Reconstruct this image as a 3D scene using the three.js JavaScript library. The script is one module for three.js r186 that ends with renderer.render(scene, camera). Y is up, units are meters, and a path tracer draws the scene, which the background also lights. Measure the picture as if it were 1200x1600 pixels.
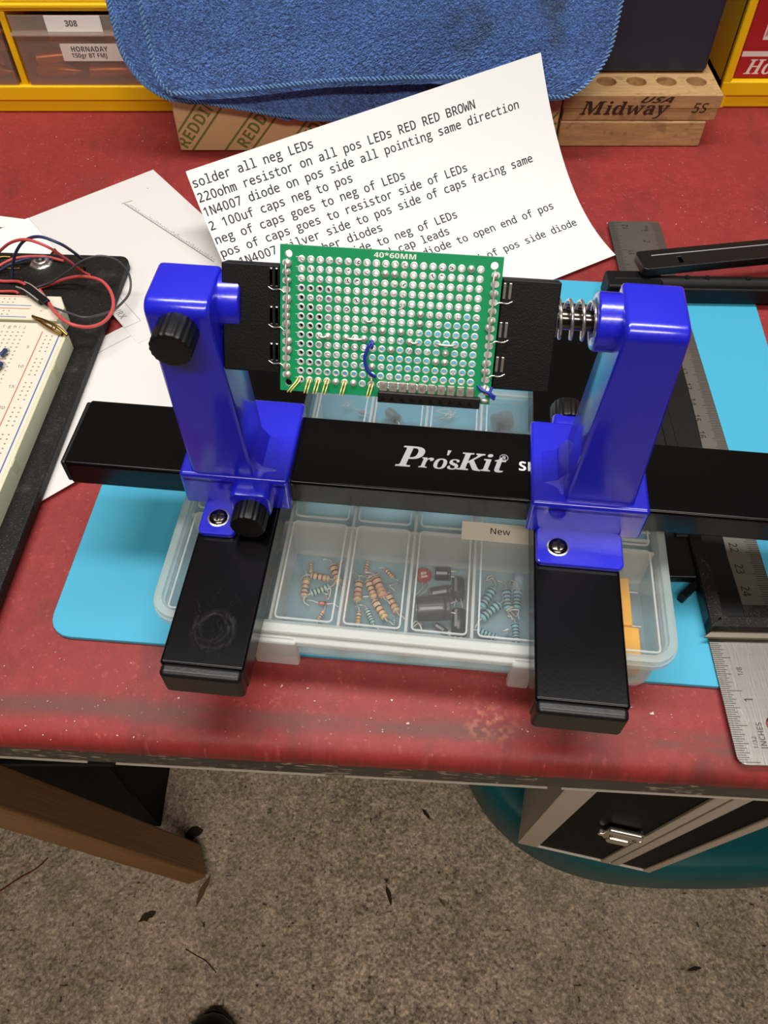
import * as THREE from 'three';
import { RoundedBoxGeometry } from 'three/addons/geometries/RoundedBoxGeometry.js';
import { mergeGeometries, toCreasedNormals } from 'three/addons/utils/BufferGeometryUtils.js';
import { TextGeometry } from 'three/addons/geometries/TextGeometry.js';
import { FontLoader } from 'three/addons/loaders/FontLoader.js';
import { RectAreaLightUniformsLib } from 'three/addons/lights/RectAreaLightUniformsLib.js';

// ---------------------------------------------------------------- camera, light, exposure
// Numbers below are millimetres in the bench frame: y = 0 is the bench top, x right, z towards the viewer.
const MM = 0.001, FLOOR = -850, CEIL = 1500;
const scene = new THREE.Scene();
scene.background = new THREE.Color(0x050505);
const PITCH = 53.5, EYE = 266;
const camera = new THREE.PerspectiveCamera(2 * Math.atan(800 / 1250) * 180 / Math.PI, 0.75, 0.01, 20);
camera.position.set(0, EYE * MM, 0);
camera.rotation.set(-PITCH * Math.PI / 180, 0, 0);
scene.add(camera);
const renderer = new THREE.WebGLRenderer({ antialias: true });
renderer.toneMapping = THREE.LinearToneMapping;
renderer.toneMappingExposure = 1.0;
renderer.shadowMap.enabled = true;
RectAreaLightUniformsLib.init();
const LAMPS = [ // x, y, z of the fitting, length, width, light, warmth
  { x: 0, y: 1180, z: -330, l: 1200, w: 220, i: 15, c: 0xfffdfa, label: 'long white shop light hanging over the workbench' },
  { x: 0, y: 1380, z: 800, l: 1200, w: 200, i: 24.5, c: 0xfff3e4, label: 'long warm shop light on the ceiling behind the viewer' },
];

// ---------------------------------------------------------------- helpers
const D2R = Math.PI / 180;
let seed = 7;
const rnd = () => { seed |= 0; seed = seed + 0x6D2B79F5 | 0; let t = Math.imul(seed ^ seed >>> 15, 1 | seed); t = t + Math.imul(t ^ t >>> 7, 61 | t) ^ t; return ((t ^ t >>> 14) >>> 0) / 4294967296; };
const rr = (a, b) => a + (b - a) * rnd();
const lerp = (a, b, t) => a + (b - a) * t, clamp = (x, a = 0, b = 1) => Math.min(b, Math.max(a, x));
const smooth = (a, b, x) => { const t = clamp((x - a) / (b - a)); return t * t * (3 - 2 * t); };
function h2(x, y) { let n = Math.imul(x | 0, 374761393) + Math.imul(y | 0, 668265263); n = Math.imul(n ^ n >>> 13, 1274126177); return ((n ^ n >>> 16) >>> 0) / 4294967296; }
function vn(x, y) { const i = Math.floor(x), j = Math.floor(y); let a = x - i, b = y - j; a = a * a * (3 - 2 * a); b = b * b * (3 - 2 * b); return lerp(lerp(h2(i, j), h2(i + 1, j), a), lerp(h2(i, j + 1), h2(i + 1, j + 1), a), b); }
function fbm(x, y, o = 4) { let s = 0, a = .5, t = 0; for (let k = 0; k < o; k++) { s += a * vn(x, y); t += a; a *= .5; x = x * 2.03 + 17.1; y = y * 2.03 + 9.7; } return s / t; }
const s_ = Math.sin(PITCH * D2R), c_ = Math.cos(PITCH * D2R);
// the bench point (mm) at height H that a spot of the photograph shows
function at(px, py, H = 0) { const u = (px - 600) / 1250, v = (py - 800) / 1250, dy = s_ + v * c_, t = (EYE - H) / dy; return [u * t, H, (-c_ + v * s_) * t]; }
const V = (a) => new THREE.Vector3(a[0], a[1], a[2]);
const YAW = 6, cy = Math.cos(YAW * D2R), sy = Math.sin(YAW * D2R), OZ = -190;
const LW = (x, y, z) => [x * cy - z * sy, y, OZ + x * sy + z * cy];        // the holder's own frame to the bench frame
const WL = (p) => { const x = p[0], z = p[2] - OZ; return [x * cy + z * sy, p[1], -x * sy + z * cy]; };

const used = {};
function numbered(n) { const k = used[n] = (used[n] ?? -1) + 1; return k ? `${n}_${String(k).padStart(3, '0')}` : n; }
function prep(g) { // millimetres to metres, once
  if (!g.userData.metres) { g.scale(MM, MM, MM); g.userData.metres = true; } return g;
}
function merged(gs) {
  if (!Array.isArray(gs)) return gs;
  if (gs.length === 1) return gs[0];
  return mergeGeometries(gs.map((g) => { const q = g.index ? g.toNonIndexed() : g.clone(); for (const k of Object.keys(q.attributes)) if (!['position', 'normal', 'uv'].includes(k)) q.deleteAttribute(k); if (!q.attributes.uv) q.setAttribute('uv', new THREE.BufferAttribute(new Float32Array(q.attributes.position.count * 2), 2)); return q; }));
}
function triUV(g, tile) { // box projection, tile in mm (g still in mm)
  if (g.index) g = g.toNonIndexed();
  const p = g.attributes.position, n = p.count, uv = new Float32Array(n * 2), a = new THREE.Vector3(), b = new THREE.Vector3(), c = new THREE.Vector3();
  for (let i = 0; i < n; i += 3) {
    a.fromBufferAttribute(p, i); b.fromBufferAttribute(p, i + 1); c.fromBufferAttribute(p, i + 2);
    const m = b.clone().sub(a).cross(c.clone().sub(a)), x = Math.abs(m.x), y = Math.abs(m.y), z = Math.abs(m.z);
    [a, b, c].forEach((q, k) => { const [s, t] = y >= x && y >= z ? [q.x, q.z] : x >= z ? [q.z, q.y] : [q.x, q.y]; uv[(i + k) * 2] = s / tile; uv[(i + k) * 2 + 1] = t / tile; });
  }
  g.setAttribute('uv', new THREE.BufferAttribute(uv, 2)); return g;
}
function part(name, gs, mat, parent) {
  let g = merged(gs);
  if (mat.userData.tile && !g.userData.metres && !g.userData.keepUV) g = triUV(g, mat.userData.tile);
  const m = new THREE.Mesh(prep(g), mat); m.name = name; m.castShadow = m.receiveShadow = true;
  if (parent) parent.add(m);
  return m;
}
function tag(o, label, category, group) { o.userData.label = label; o.userData.category = category; if (group) o.userData.group = group; return o; }
function thing(name, label, category, pos = [0, 0, 0], yaw = 0, group) {
  const o = new THREE.Group(); o.name = numbered(name); o.position.set(pos[0] * MM, pos[1] * MM, pos[2] * MM); o.rotation.y = yaw * D2R;
  scene.add(o); return tag(o, label, category, group);
}
function solo(name, gs, mat, label, category, group) { const m = part(numbered(name), gs, mat, scene); return tag(m, label, category, group); }
function struct(name, gs, mat) { const m = part(numbered(name), gs, mat, scene); m.userData.kind = 'structure'; return m; }
function copyOf(o, label, pos, rot, group) { const c = o.clone(); c.name = numbered(o.name.replace(/_\d{3}$/, '')); scene.add(c); if (pos) c.position.set(pos[0] * MM, pos[1] * MM, pos[2] * MM); if (rot) c.rotation.set(rot[0], rot[1], rot[2]); c.userData = { ...o.userData, label }; if (group) c.userData.group = group; return c; }

const box = (x0, x1, y0, y1, z0, z1, r = 0.6, seg = 2) => { const w = x1 - x0, h = y1 - y0, d = z1 - z0; const g = r > 0 ? new RoundedBoxGeometry(w, h, d, seg, Math.min(r, w * .49, h * .49, d * .49)) : new THREE.BoxGeometry(w, h, d); return g.translate((x0 + x1) / 2, (y0 + y1) / 2, (z0 + z1) / 2); };
const cyl = (r0, r1, h, seg = 24) => new THREE.CylinderGeometry(r0, r1, h, seg);
const tube = (pts, r, n = 40, closed = false, rs = 8) => new THREE.TubeGeometry(new THREE.CatmullRomCurve3(pts.map(V), closed, 'centripetal'), n, r, rs, closed);
const shape = (pts, holes = []) => { const s = new THREE.Shape(pts.map((p) => new THREE.Vector2(p[0], p[1]))); for (const h of holes) s.holes.push(h); return s; };
const circ = (x, y, r, n = 12) => { const p = new THREE.Path(); p.setFromPoints([...Array(n)].map((_, i) => new THREE.Vector2(x + r * Math.cos(-i / n * 6.2832), y + r * Math.sin(-i / n * 6.2832)))); return p; };
function rrect(x0, x1, y0, y1, r, n = 5) { const o = []; for (const [cx, cy0, a] of [[x1 - r, y1 - r, 0], [x0 + r, y1 - r, 90], [x0 + r, y0 + r, 180], [x1 - r, y0 + r, 270]]) for (let k = 0; k <= n; k++) { const t = (a + 90 * k / n) * D2R; o.push([cx + r * Math.cos(t), cy0 + r * Math.sin(t)]); } return o; }
const path = (pts) => { const p = new THREE.Path(); p.setFromPoints([...pts].reverse().map((q) => new THREE.Vector2(q[0], q[1]))); return p; };
const ext = (s, d, bev = 0, seg = 2) => new THREE.ExtrudeGeometry(s, { depth: d - 2 * bev, bevelEnabled: bev > 0, bevelThickness: bev, bevelSize: bev, bevelOffset: -bev, bevelSegments: seg, curveSegments: 10 }).translate(0, 0, bev);
const flat = (s, h, bev = 0) => ext(s, h, bev).rotateX(-Math.PI / 2);      // shape (x, -z) lying down, height h upward from 0
const lathe = (pts, seg = 24) => new THREE.LatheGeometry(pts.map((p) => new THREE.Vector2(p[0], p[1])), seg);
const alongX = (g) => g.rotateZ(-Math.PI / 2), alongZ = (g) => g.rotateX(Math.PI / 2);
// a closed sheet of thickness th: f(u, v) -> [x, y, z] in mm
function sheet(f, nu, nv, th) {
  const P = [], U = [], I = [], q = (u, v) => V(f(u, v)), W = nu + 1, N = W * (nv + 1);
  const nrm = (u, v) => { const e = .002, a = q(clamp(u - e), v), b = q(clamp(u + e), v), c = q(u, clamp(v - e)), d = q(u, clamp(v + e)); return b.sub(a).cross(d.sub(c)).normalize(); };
  const top = [], bot = [];
  for (let j = 0; j <= nv; j++) for (let i = 0; i <= nu; i++) { const u = i / nu, v = j / nv, p = q(u, v), n = nrm(u, v).multiplyScalar(th / 2); top.push(p.clone().add(n)); bot.push(p.clone().sub(n)); U.push(u, v); }
  for (const p of [...top, ...bot]) P.push(p.x, p.y, p.z);
  U.push(...U);
  for (let j = 0; j < nv; j++) for (let i = 0; i < nu; i++) { const a = j * W + i, b = a + 1, c = a + W, d = c + 1; I.push(a, b, d, a, d, c, N + a, N + d, N + b, N + a, N + c, N + d); }
  const rim = []; for (let i = 0; i < nu; i++) rim.push(i); for (let j = 0; j < nv; j++) rim.push(j * W + nu); for (let i = nu; i > 0; i--) rim.push(nv * W + i); for (let j = nv; j > 0; j--) rim.push(j * W);
  rim.forEach((a, k) => { const b = rim[(k + 1) % rim.length]; I.push(a, N + a, N + b, a, N + b, b); });
  const g = new THREE.BufferGeometry(); g.setAttribute('position', new THREE.Float32BufferAttribute(P, 3)); g.setAttribute('uv', new THREE.Float32BufferAttribute(U, 2)); g.setIndex(I);
  const o = toCreasedNormals(g, 1.0); o.userData.keepUV = true; return o;
}
const smoothed = (g, a = .6) => { const k = g.userData; const o = toCreasedNormals(g, a); o.userData = { ...k }; return o; };

// ---------------------------------------------------------------- textures and materials
function tex(w, h, f, srgb, rep) { // f(x, y) -> [r, g, b] 0..1, or a number
  const d = new Uint8Array(w * h * 4);
  for (let y = 0; y < h; y++) for (let x = 0; x < w; x++) { const c = f(x, y), i = (y * w + x) * 4; if (typeof c === 'number') d[i] = d[i + 1] = d[i + 2] = clamp(c) * 255; else { d[i] = clamp(c[0]) * 255; d[i + 1] = clamp(c[1]) * 255; d[i + 2] = clamp(c[2]) * 255; } d[i + 3] = 255; }
  const t = new THREE.DataTexture(d, w, h); t.magFilter = THREE.LinearFilter; t.minFilter = THREE.LinearFilter; t.wrapS = t.wrapT = THREE.RepeatWrapping; if (srgb) t.colorSpace = THREE.SRGBColorSpace; t.needsUpdate = true; return t;
}
function canvasTex(w, h, draw) { const c = document.createElement('canvas'); c.width = w; c.height = h; draw(c.getContext('2d'), w, h); const t = new THREE.CanvasTexture(c); t.colorSpace = THREE.SRGBColorSpace; return t; }
const wrapN = (x, y, n, o) => { const w = n; const a = x / w, b = y / w; return lerp(lerp(fbm(x, y, o), fbm(x - w, y, o), a), lerp(fbm(x, y - w, o), fbm(x - w, y - w, o), a), b); }; // tiles over n units
const mat = (color, rough = .5, o = {}) => { const { tile, ...p } = o; const m = new THREE.MeshPhysicalMaterial({ color, roughness: rough, ...p }); if (tile) m.userData.tile = tile; return m; };
const grit = tex(256, 256, (x, y) => wrapN(x / 4, y / 4, 64, 3));
const fine = tex(256, 256, (x, y) => .5 * h2(x, y) + .5 * wrapN(x / 3, y / 3, 256 / 3, 2));
const dustMap = tex(256, 256, (x, y) => { const n = wrapN(x / 20, y / 20, 256 / 20, 3), d = smooth(.5, .8, n) * .09; let l = .075 + d + .05 * (h2(x, y) - .5); if (h2(x + 9, y + 4) > .985) l += .3; return [l * 1.05, l, l * .92]; }, true);
const M = {
  blue: mat(0x1e22d2, .3, { bumpMap: grit, bumpScale: .00007, tile: 60, clearcoat: .9, clearcoatRoughness: .14 }),
  black: mat(0x070607, .2, { bumpMap: grit, bumpScale: .000015, tile: 50, specularIntensity: .5 }),
  blackRough: mat(0xffffff, .6, { map: dustMap, bumpMap: fine, bumpScale: .00025, tile: 70, specularIntensity: .6 }),
  blackPlastic: mat(0x0c0c0d, .4, { bumpMap: grit, bumpScale: .00006, tile: 50 }),
  blackMatte: mat(0x0a0a0b, .5, { specularIntensity: .6, bumpMap: fine, bumpScale: .0001, tile: 30 }),
  chrome: mat(0xe6e2da, .24, { metalness: .9 }),
  darkChrome: mat(0x6c6660, .2, { metalness: 1 }),
  solder: mat(0xdad6d0, .42, { metalness: .65 }),
  pad: mat(0xf0f0ee, .36, { metalness: .5 }),
  shroud: mat(0xaaa49a, .4, { metalness: .5 }),
  gold: mat(0xf2e08e, .32, { metalness: .7 }),
  wireBlue: mat(0x1a2f9a, .4), wireNavy: mat(0x27355f, .45), wireRed: mat(0xc8504f, .45), wireGrey: mat(0x45434a, .45),
  pcb: mat(0x10965e, .35, { bumpMap: grit, bumpScale: .00002, tile: 20, clearcoat: .4, clearcoatRoughness: .2 }),
  white: mat(0xf1f0ec, .6), silver: mat(0xb7b9bd, .38, { metalness: .25 }),
  cyan: mat(0x43abce, .55, { bumpMap: grit, bumpScale: .00004, tile: 60 }),
  yellow: mat(0xffcf08, .42, { bumpMap: grit, bumpScale: .00004, tile: 60 }),
  cream: mat(0xd9d6b8, .5), navy: mat(0x232a3c, .45, { bumpMap: grit, bumpScale: .00006, tile: 60 }),
  frost: mat(0xf2f7f5, .4, { transmission: .85, thickness: 0, side: THREE.DoubleSide, specularIntensity: .7 }),
  milky: mat(0xf4f6f4, .45, { transmission: .62, thickness: 0, side: THREE.DoubleSide }),
  welt: mat(0xf6f8f7, .35, { transmission: .72, thickness: 0, side: THREE.DoubleSide }),
  clear: mat(0xffffff, .1, { transmission: .97, thickness: 0, side: THREE.DoubleSide }),
  smoky: mat(0xefe4d8, .2, { transmission: .85, thickness: 0, side: THREE.DoubleSide }),
  copper: mat(0xe0965c, .34, { metalness: .85 }), brass: mat(0xb6924a, .3, { metalness: 1 }),
  teal: mat(0x0e646b, .42, { bumpMap: grit, bumpScale: .0002, tile: 200 }),
  caseSilver: mat(0xe0d5c6, .45, { metalness: .2 }),
  steel: null,
};
const plaster = mat(0x5e5953, .9, { bumpMap: grit, bumpScale: .001, tile: 500 });

// ---------------------------------------------------------------- room
const concreteMap = tex(1024, 1024, (x, y) => {
  const n = wrapN(x / 90, y / 90, 1024 / 90, 4), g = wrapN(x / 5, y / 5, 1024 / 5, 2), s = h2(x >> 1, y >> 1), q = wrapN(x / 22, y / 22, 1024 / 22, 3);
  const pit = vn(x / 7 + 31, y / 7), sp = vn(x / 4 + 77, y / 4); let l = .70 + .24 * (n - .5) + .62 * (g - .5) + .16 * (s - .5) + .3 * (q - .5); if (sp > .93) l += .16; if (pit < .07) l -= .3; if (q < .24) l -= .12;
  return [l * 1.04, l * .94, l * .82];
}, true);
const concreteBump = tex(512, 512, (x, y) => wrapN(x / 3, y / 3, 512 / 3, 3));
struct('floor', box(-1900, 1900, FLOOR - 60, FLOOR, -760, 2200, 0), mat(0xffffff, .9, { map: concreteMap, bumpMap: concreteBump, bumpScale: .006, tile: 620 }));
struct('ceiling', box(-1900, 1900, CEIL, CEIL + 60, -760, 2200, 0), plaster);
struct('wall_back', box(-1900, 1900, FLOOR, CEIL, -820, -760, 0), plaster);
struct('wall_front', box(-1900, 1900, FLOOR, CEIL, 2200, 2260, 0), plaster);
struct('wall_left', box(-1960, -1900, FLOOR, CEIL, -820, 2260, 0), plaster);
struct('wall_right', box(1900, 1960, FLOOR, CEIL, -820, 2260, 0), plaster);

for (const L of LAMPS) { // glowing panel in a white housing, and its light just below
  const t = thing('shop_light', L.label, 'light', [L.x, L.y, L.z]);
  part('housing', [box(-L.l / 2 - 20, L.l / 2 + 20, 6, 40, -L.w / 2 - 12, L.w / 2 + 12, 5)], M.white, t);
  part('light_diffuser', [box(-L.l / 2, L.l / 2, 0, 6, -L.w / 2, L.w / 2, 1)], mat(0xffffff, .6, { emissive: L.c, emissiveIntensity: 3 }), t);
  const gap = CEIL - L.y - 40;
  for (const x of [-400, 400]) part('hanger', box(x - 3, x + 3, 40, 40 + gap, -3, 3, 0), M.darkChrome, t);
  const r = new THREE.RectAreaLight(L.c, L.i, L.l * MM, L.w * MM); r.position.set(L.x * MM, (L.y - 4) * MM, L.z * MM); r.rotation.x = -Math.PI / 2; scene.add(r);
}

// ---------------------------------------------------------------- workbench (front edge turned 3.2 degrees)
const benchYaw = -3.2, bc = Math.cos(3.2 * D2R), bs = Math.sin(3.2 * D2R);
const benchMap = tex(1600, 1200, (x, y) => { // covers x -400..400, depth 0..600 from the front edge
  const X = x / 2 - 400, Z = y / 2;
  const n = fbm(x / 90, y / 90, 4), f = fbm(x / 7, y / 7, 2), s = h2(x >> 1, y >> 1), b = fbm(x / 25 + 40, y / 60, 3);
  const fi = h2(x, y) - .5;
  let r = .55 + .09 * (n - .5) + .05 * (f - .5) + .05 * fi, g = .165 + .04 * (n - .5) + .03 * (f - .5) + .03 * fi, bl = .158 + .03 * (n - .5) + .03 * (f - .5) + .03 * fi;
  const dirt = smooth(.5, .8, b) * .22; r -= .22 * dirt; g -= .03 * dirt; bl -= .02 * dirt;
  const lint = smooth(.70, .95, fbm(x / 3, y / 3, 2)) * .10; r += lint; g += lint; bl += lint;
  const e0 = 11 + 5 * (fbm(x / 120, 3, 2) - .5), edge = smooth(e0 + 7, e0, Z) * smooth(e0 - 6, e0 - 1, Z) * (.2 + .8 * smooth(.3, .62, fbm(x / 70 + 7, y / 10, 4))); r = lerp(r, .36, edge * .7); g = lerp(g, .25, edge * .7); bl = lerp(bl, .21, edge * .7);
  const sm = smooth(.62, .8, fbm(x / 40 + 90, y / 50 + 4, 3)) * smooth(80, 20, Z); r = lerp(r, .27, sm * .5); g = lerp(g, .13, sm * .4); bl = lerp(bl, .11, sm * .4);
  const d = Math.hypot((X - 36) / 10, (Z - 15) / 9) + 1.0 * (fbm(x / 9, y / 9, 3) - .5), w = smooth(1.15, .4, d) * smooth(.42, .62, fbm(x / 3, y / 3, 2)); r = lerp(r, .66, w * .75); g = lerp(g, .40, w * .75); bl = lerp(bl, .31, w * .75);
  if (h2(x, y) > .998) { r += .18; g += .18; bl += .16; }
  return [r, g, bl];
}, true);
{
  const t = thing('workbench', 'long workbench with a worn red vinyl top and a scuffed dark edge strip', 'workbench', [0, 0, -93.3], benchYaw);
  const prof = []; const R = 7; for (let k = 0; k <= 6; k++) { const a = k / 6 * Math.PI / 2; prof.push([-R + R * Math.sin(a), -R + R * Math.cos(a)]); }
  const pts = [[-600, 0], ...prof, [0, -9], [-600, -9]];           // (z, y) profile
  let g = ext(shape(pts.map(([z, y]) => [-z, y])), 1700).rotateY(Math.PI / 2);
  g = g.translate(-850, 0, 0); g = toCreasedNormals(g, .7);
  const p = g.attributes.position; const bb = new THREE.Box3().setFromBufferAttribute(p);
  if (bb.max.z > 100) { g.rotateY(Math.PI); }
  g.computeBoundingBox(); g.translate(-(g.boundingBox.max.x + g.boundingBox.min.x) / 2, 0, -g.boundingBox.max.z);
  const uv = new Float32Array(p.count * 2); for (let i = 0; i < p.count; i++) { uv[2 * i] = (p.getX(i) + 400) / 800; uv[2 * i + 1] = (-p.getZ(i) - p.getY(i) * .25) / 600; }
  g.setAttribute('uv', new THREE.BufferAttribute(uv, 2)); g.userData.keepUV = true;
  part('worktop', g, mat(0xffffff, .58, { map: benchMap, bumpMap: fine, bumpScale: .0002 }), t);
  const edgeMap = tex(1024, 64, (x, y) => { const n = fbm(x / 30, y / 12, 3), s = fbm(x / 14, y / 3, 2); let l = .12 + .14 * (n - .5); const w = smooth(.64, .74, s) * .5 * (fbm(x / 50, 8, 2) > .45 ? 1 : .2); return [l + w + .03, l + w * .95 + .015, l * .85 + w * .8]; }, true);
  const eg = box(-850, 850, -22, -9, -598, -.5, 2); const ep = eg.attributes.position, eu = new Float32Array(ep.count * 2);
  for (let i = 0; i < ep.count; i++) { eu[2 * i] = ep.getX(i) / 300; eu[2 * i + 1] = clamp((-9 - ep.getY(i)) / 13, .02, .98); } eg.setAttribute('uv', new THREE.BufferAttribute(eu, 2)); eg.userData.keepUV = true;
  part('edge_strip', eg, mat(0xffffff, .4, { map: edgeMap }), t);
  for (let x = -260; x < 260;) { const l = rr(40, 110); part('worn_edge', box(x, x + l, -22.4, -21.9, -4, -.35, .1), mat(0xb5ada0, .4), t); x += l + rr(2, 14); }
  for (const x of [-800, 740]) for (const z of [-90, -540]) part('leg', box(x, x + 60, FLOOR, -22, z - 40, z, 3), mat(0x4a3626, .7), t);
}

// ---------------------------------------------------------------- cutting mat
{
  const a = at(75, 992, 2), b = at(1115, 1072, 2), yaw = -Math.atan2(b[2] - a[2], b[0] - a[0]) / D2R;
  const t = thing('silicone_mat', 'thin cyan silicone work mat lying on the red bench under the board holder', 'mat', [a[0] - 1, 0, a[2]], yaw);
  part('mat_sheet', flat(shape(rrect(0, 297, 0, 225, 9)), 2, .4), M.cyan, t);
  const dent = mat(0x2a9bb4, .6); // worn marks
  for (const [px, py] of [[1150, 690]]) { }
}

// ---------------------------------------------------------------- board holder
const holder = thing('board_holder', 'adjustable circuit board holder with black rails and two blue uprights standing on the clear box', 'holder', LW(0, 0, 0), -YAW);
const fonts = {}; for (const f of ['sans_bold', 'sans_regular', 'serif_bold', 'serif_regular']) fonts[f] = await new FontLoader().loadAsync(`fonts/droid/droid_${f}.typeface.json`);
// flat lettering in the x, y plane facing +z; baseline at the origin
function text(str, font, size, depth = .08, slant = 0, wide = 1) { const g = new TextGeometry(str, { font: fonts[font], size, depth, curveSegments: 4, bevelEnabled: false }); if (slant) g.applyMatrix4(new THREE.Matrix4().set(1, slant, 0, 0, 0, 1, 0, 0, 0, 0, 1, 0, 0, 0, 0, 1)); g.scale(wide, 1, 1); return g; }
{
  const E = 27;
  // rail lying over the feet
  const rail = part('rail', [box(-110.5, 190, E + 13.5, E + 25, -9, 22, 1.2, 3)], M.black, holder);
  part('end_cap', box(-112, -110, E + 14, E + 24.5, -8.5, 21.5, 1), M.blackPlastic, rail);
  const lay = (g, x, y, z) => g.rotateX(-Math.PI / 2).translate(x, y, z);
  part('logo_lettering', [lay(text('P', 'serif_bold', 9.6, .1, .25, 1.05), 4.6, E + 25, 11.2), lay(text('ro', 'serif_bold', 6.2, .1, .25, 1), 12.9, E + 25, 11), lay(text('\'', 'serif_bold', 6, .1, .25, 1), 20.9, E + 25, 8.2), lay(text('s', 'serif_bold', 6.2, .1, .25, 1), 22.6, E + 25, 10.8), lay(text('K', 'serif_bold', 8, .1, .25, 1.05), 25.9, E + 25, 10.6), lay(text('it', 'serif_bold', 7.4, .1, .25, 1.05), 34.2, E + 25, 10.4), lay(text('R', 'sans_bold', 1.7, .1), 41.9, E + 25, 4.6), new THREE.TorusGeometry(1.45, .16, 4, 20).rotateX(Math.PI / 2).translate(42.6, E + 25.05, 3.7)], M.silver, rail);
  part('model_lettering', [lay(text('S', 'sans_bold', 4.1, .1), 47.6, E + 25, 8.8), box(51, 51.9, E + 25, E + 25.1, 4.7, 8.8, 0)], M.white, rail);
  // feet
  const smudge = canvasTex(512, 1024, (c, w, h) => {
    c.fillStyle = '#070607'; c.fillRect(0, 0, w, h); c.lineCap = 'round';
    for (let k = 0; k < 60; k++) { const a0 = rr(0, 6.3); c.strokeStyle = `rgba(150,148,148,${rr(.02, .09)})`; c.lineWidth = rr(2, 20); c.beginPath(); c.ellipse(w * .52 + rr(-26, 26), h * .74 + rr(-26, 30), w * .2 + rr(-30, 22), w * .2 + rr(-30, 22), rr(0, 3), a0, a0 + rr(.3, 1.5)); c.stroke(); }
    for (let k = 0; k < 50; k++) { c.strokeStyle = `rgba(150,148,148,${rr(.02, .10)})`; c.lineWidth = rr(1, 9); const x = rr(.2, .8) * w, y = rr(.5, .98) * h; c.beginPath(); c.moveTo(x, y); c.quadraticCurveTo(x + rr(-30, 30), y + 30, x + rr(-60, 60), y + rr(-90, 90)); c.stroke(); }
    for (let k = 0; k < 40; k++) { c.fillStyle = `rgba(200,200,200,${rr(.1, .5)})`; c.beginPath(); c.arc(rr(0, w), rr(0, h), rr(.6, 2), 0, 7); c.fill(); }
  });
  const smudgy = mat(0xffffff, .22, { map: smudge, specularIntensity: .5 });
  for (const [x0, x1, m] of [[-60.5, -34, smudgy], [54.6, 83, M.black]]) {
    const g = box(x0, x1, E + .5, E + 13.5, -96, 87.5, 1, 2); const p = g.attributes.position, uv = new Float32Array(p.count * 2);
    for (let i = 0; i < p.count; i++) { uv[2 * i] = (p.getX(i) - x0) / (x1 - x0); uv[2 * i + 1] = 1 - (p.getZ(i) - 30) / 60; } g.setAttribute('uv', new THREE.BufferAttribute(uv, 2)); g.userData.keepUV = m === smudgy;
    const foot = part('foot', g, m, holder);
    part('end_cap', [box(x0 + .3, x1 - .3, E + .2, E + 13, 86.5, 91.2, 1.8, 3)], M.blackPlastic, foot);
    part('end_cap', [box(x0 + .3, x1 - .3, E + .2, E + 13, -99.5, -95, 1.8, 3)], M.blackPlastic, foot);
  }
  const knob = (r, len) => { // axis along +z, ribbed grip
    const pts = []; const n = 120; for (let k = 0; k < n; k++) { const a = k / n * 6.2832, q = r * (.985 + .02 * Math.cos(a * 20)); pts.push([q * Math.cos(a), q * Math.sin(a)]); } return smoothed(ext(shape(pts), len, .7, 3), .9);
  };
  const screw = (x, y, z, parent) => { const s = part('screw', [lathe([[0, 1.5], [1.9, 1.4], [3.1, .8], [3.3, 0], [0, 0]], 28).translate(x, y, z)], M.darkChrome, parent); part('washer', lathe([[2, 0], [3.75, 0], [3.75, .45], [2, .45]], 28).translate(x, y - .1, z), M.chrome, s); part('cross_recess', [box(x - 2, x + 2, y + 1.15, y + 1.65, z - .45, z + .45, .2), box(x - .45, x + .45, y + 1.15, y + 1.65, z - 2, z + 2, .2)], M.blackMatte, s); };
  for (const side of [-1, 1]) {
    const L = side < 0, bx0 = L ? -67.5 : 51.5, bx1 = L ? -30 : 90.5;
    // bracket: sleeve round the rail
    const br = part('bracket', [box(bx0, bx1, E + 24, E + 29, -12, 25.5, 1.4, 3), box(bx0, bx1, E + 13, E + 28, 21.5, 25.5, 1.2, 3), box(bx0, bx1, E + 13, E + 28, -12, -8.6, 1, 2)], M.blue, holder);
    // column
    const o0 = L ? -63.2 : 66.0, o1 = L ? -45 : 83.0, z0 = L ? 5 : .5, z1 = L ? 24.5 : 21.5, top = 127, base = E + 27;
    const pr = []; const rad = 4.2; pr.push([z0, base], [z1 + (L ? 0 : 2), base]); for (let k = 0; k <= 6; k++) { const a = k / 6 * Math.PI / 2; pr.push([z1 - rad + rad * Math.cos(a), top - rad + rad * Math.sin(a)]); } for (let k = 0; k <= 4; k++) { const a = k / 4 * Math.PI / 2; pr.push([z0 + 2 - 2 * Math.sin(a), top - 2 + 2 * Math.cos(a)]); }
    // rows in between so the sides can flare
    let cg = ext(shape(pr.map(([z, y]) => [-z, y])), o1 - o0, 1.3, 3).rotateY(Math.PI / 2);   // (-z, y, depth) -> x = depth, z = +z
    cg.translate(o0, 0, 0);
    const p = cg.attributes.position; for (let i = 0; i < p.count; i++) { const y = p.getY(i), k = clamp((120 - y) / (120 - base)), inner = L ? 1 : -1, f = (p.getX(i) - (L ? o0 : o1)) / (L ? o1 - o0 : o0 - o1); p.setX(i, p.getX(i) + inner * f * k * 3.6 + (L ? 0 : (1 - f) * k * 2.4)); }
    cg.computeVertexNormals(); cg = toCreasedNormals(cg, .55);
    const col = part('column', cg, M.blue, holder);
    // fillet rib at the inner side of the column
    const ix = L ? -42 : 63, sg = L ? 1 : -1;
    part('rib', [ext(shape([[ix, base + 1.5], [ix + sg * 9, base + 1.5], [ix + sg * 3, base + 4], [ix, base + 9]].map((q) => q)), 14, .3).translate(0, 0, z0 + 2)], M.blue, col);
    // hub
    const ax = L ? -54 : 74, hubY = 118, hubZ = L ? 9.6 : 8;
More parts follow.
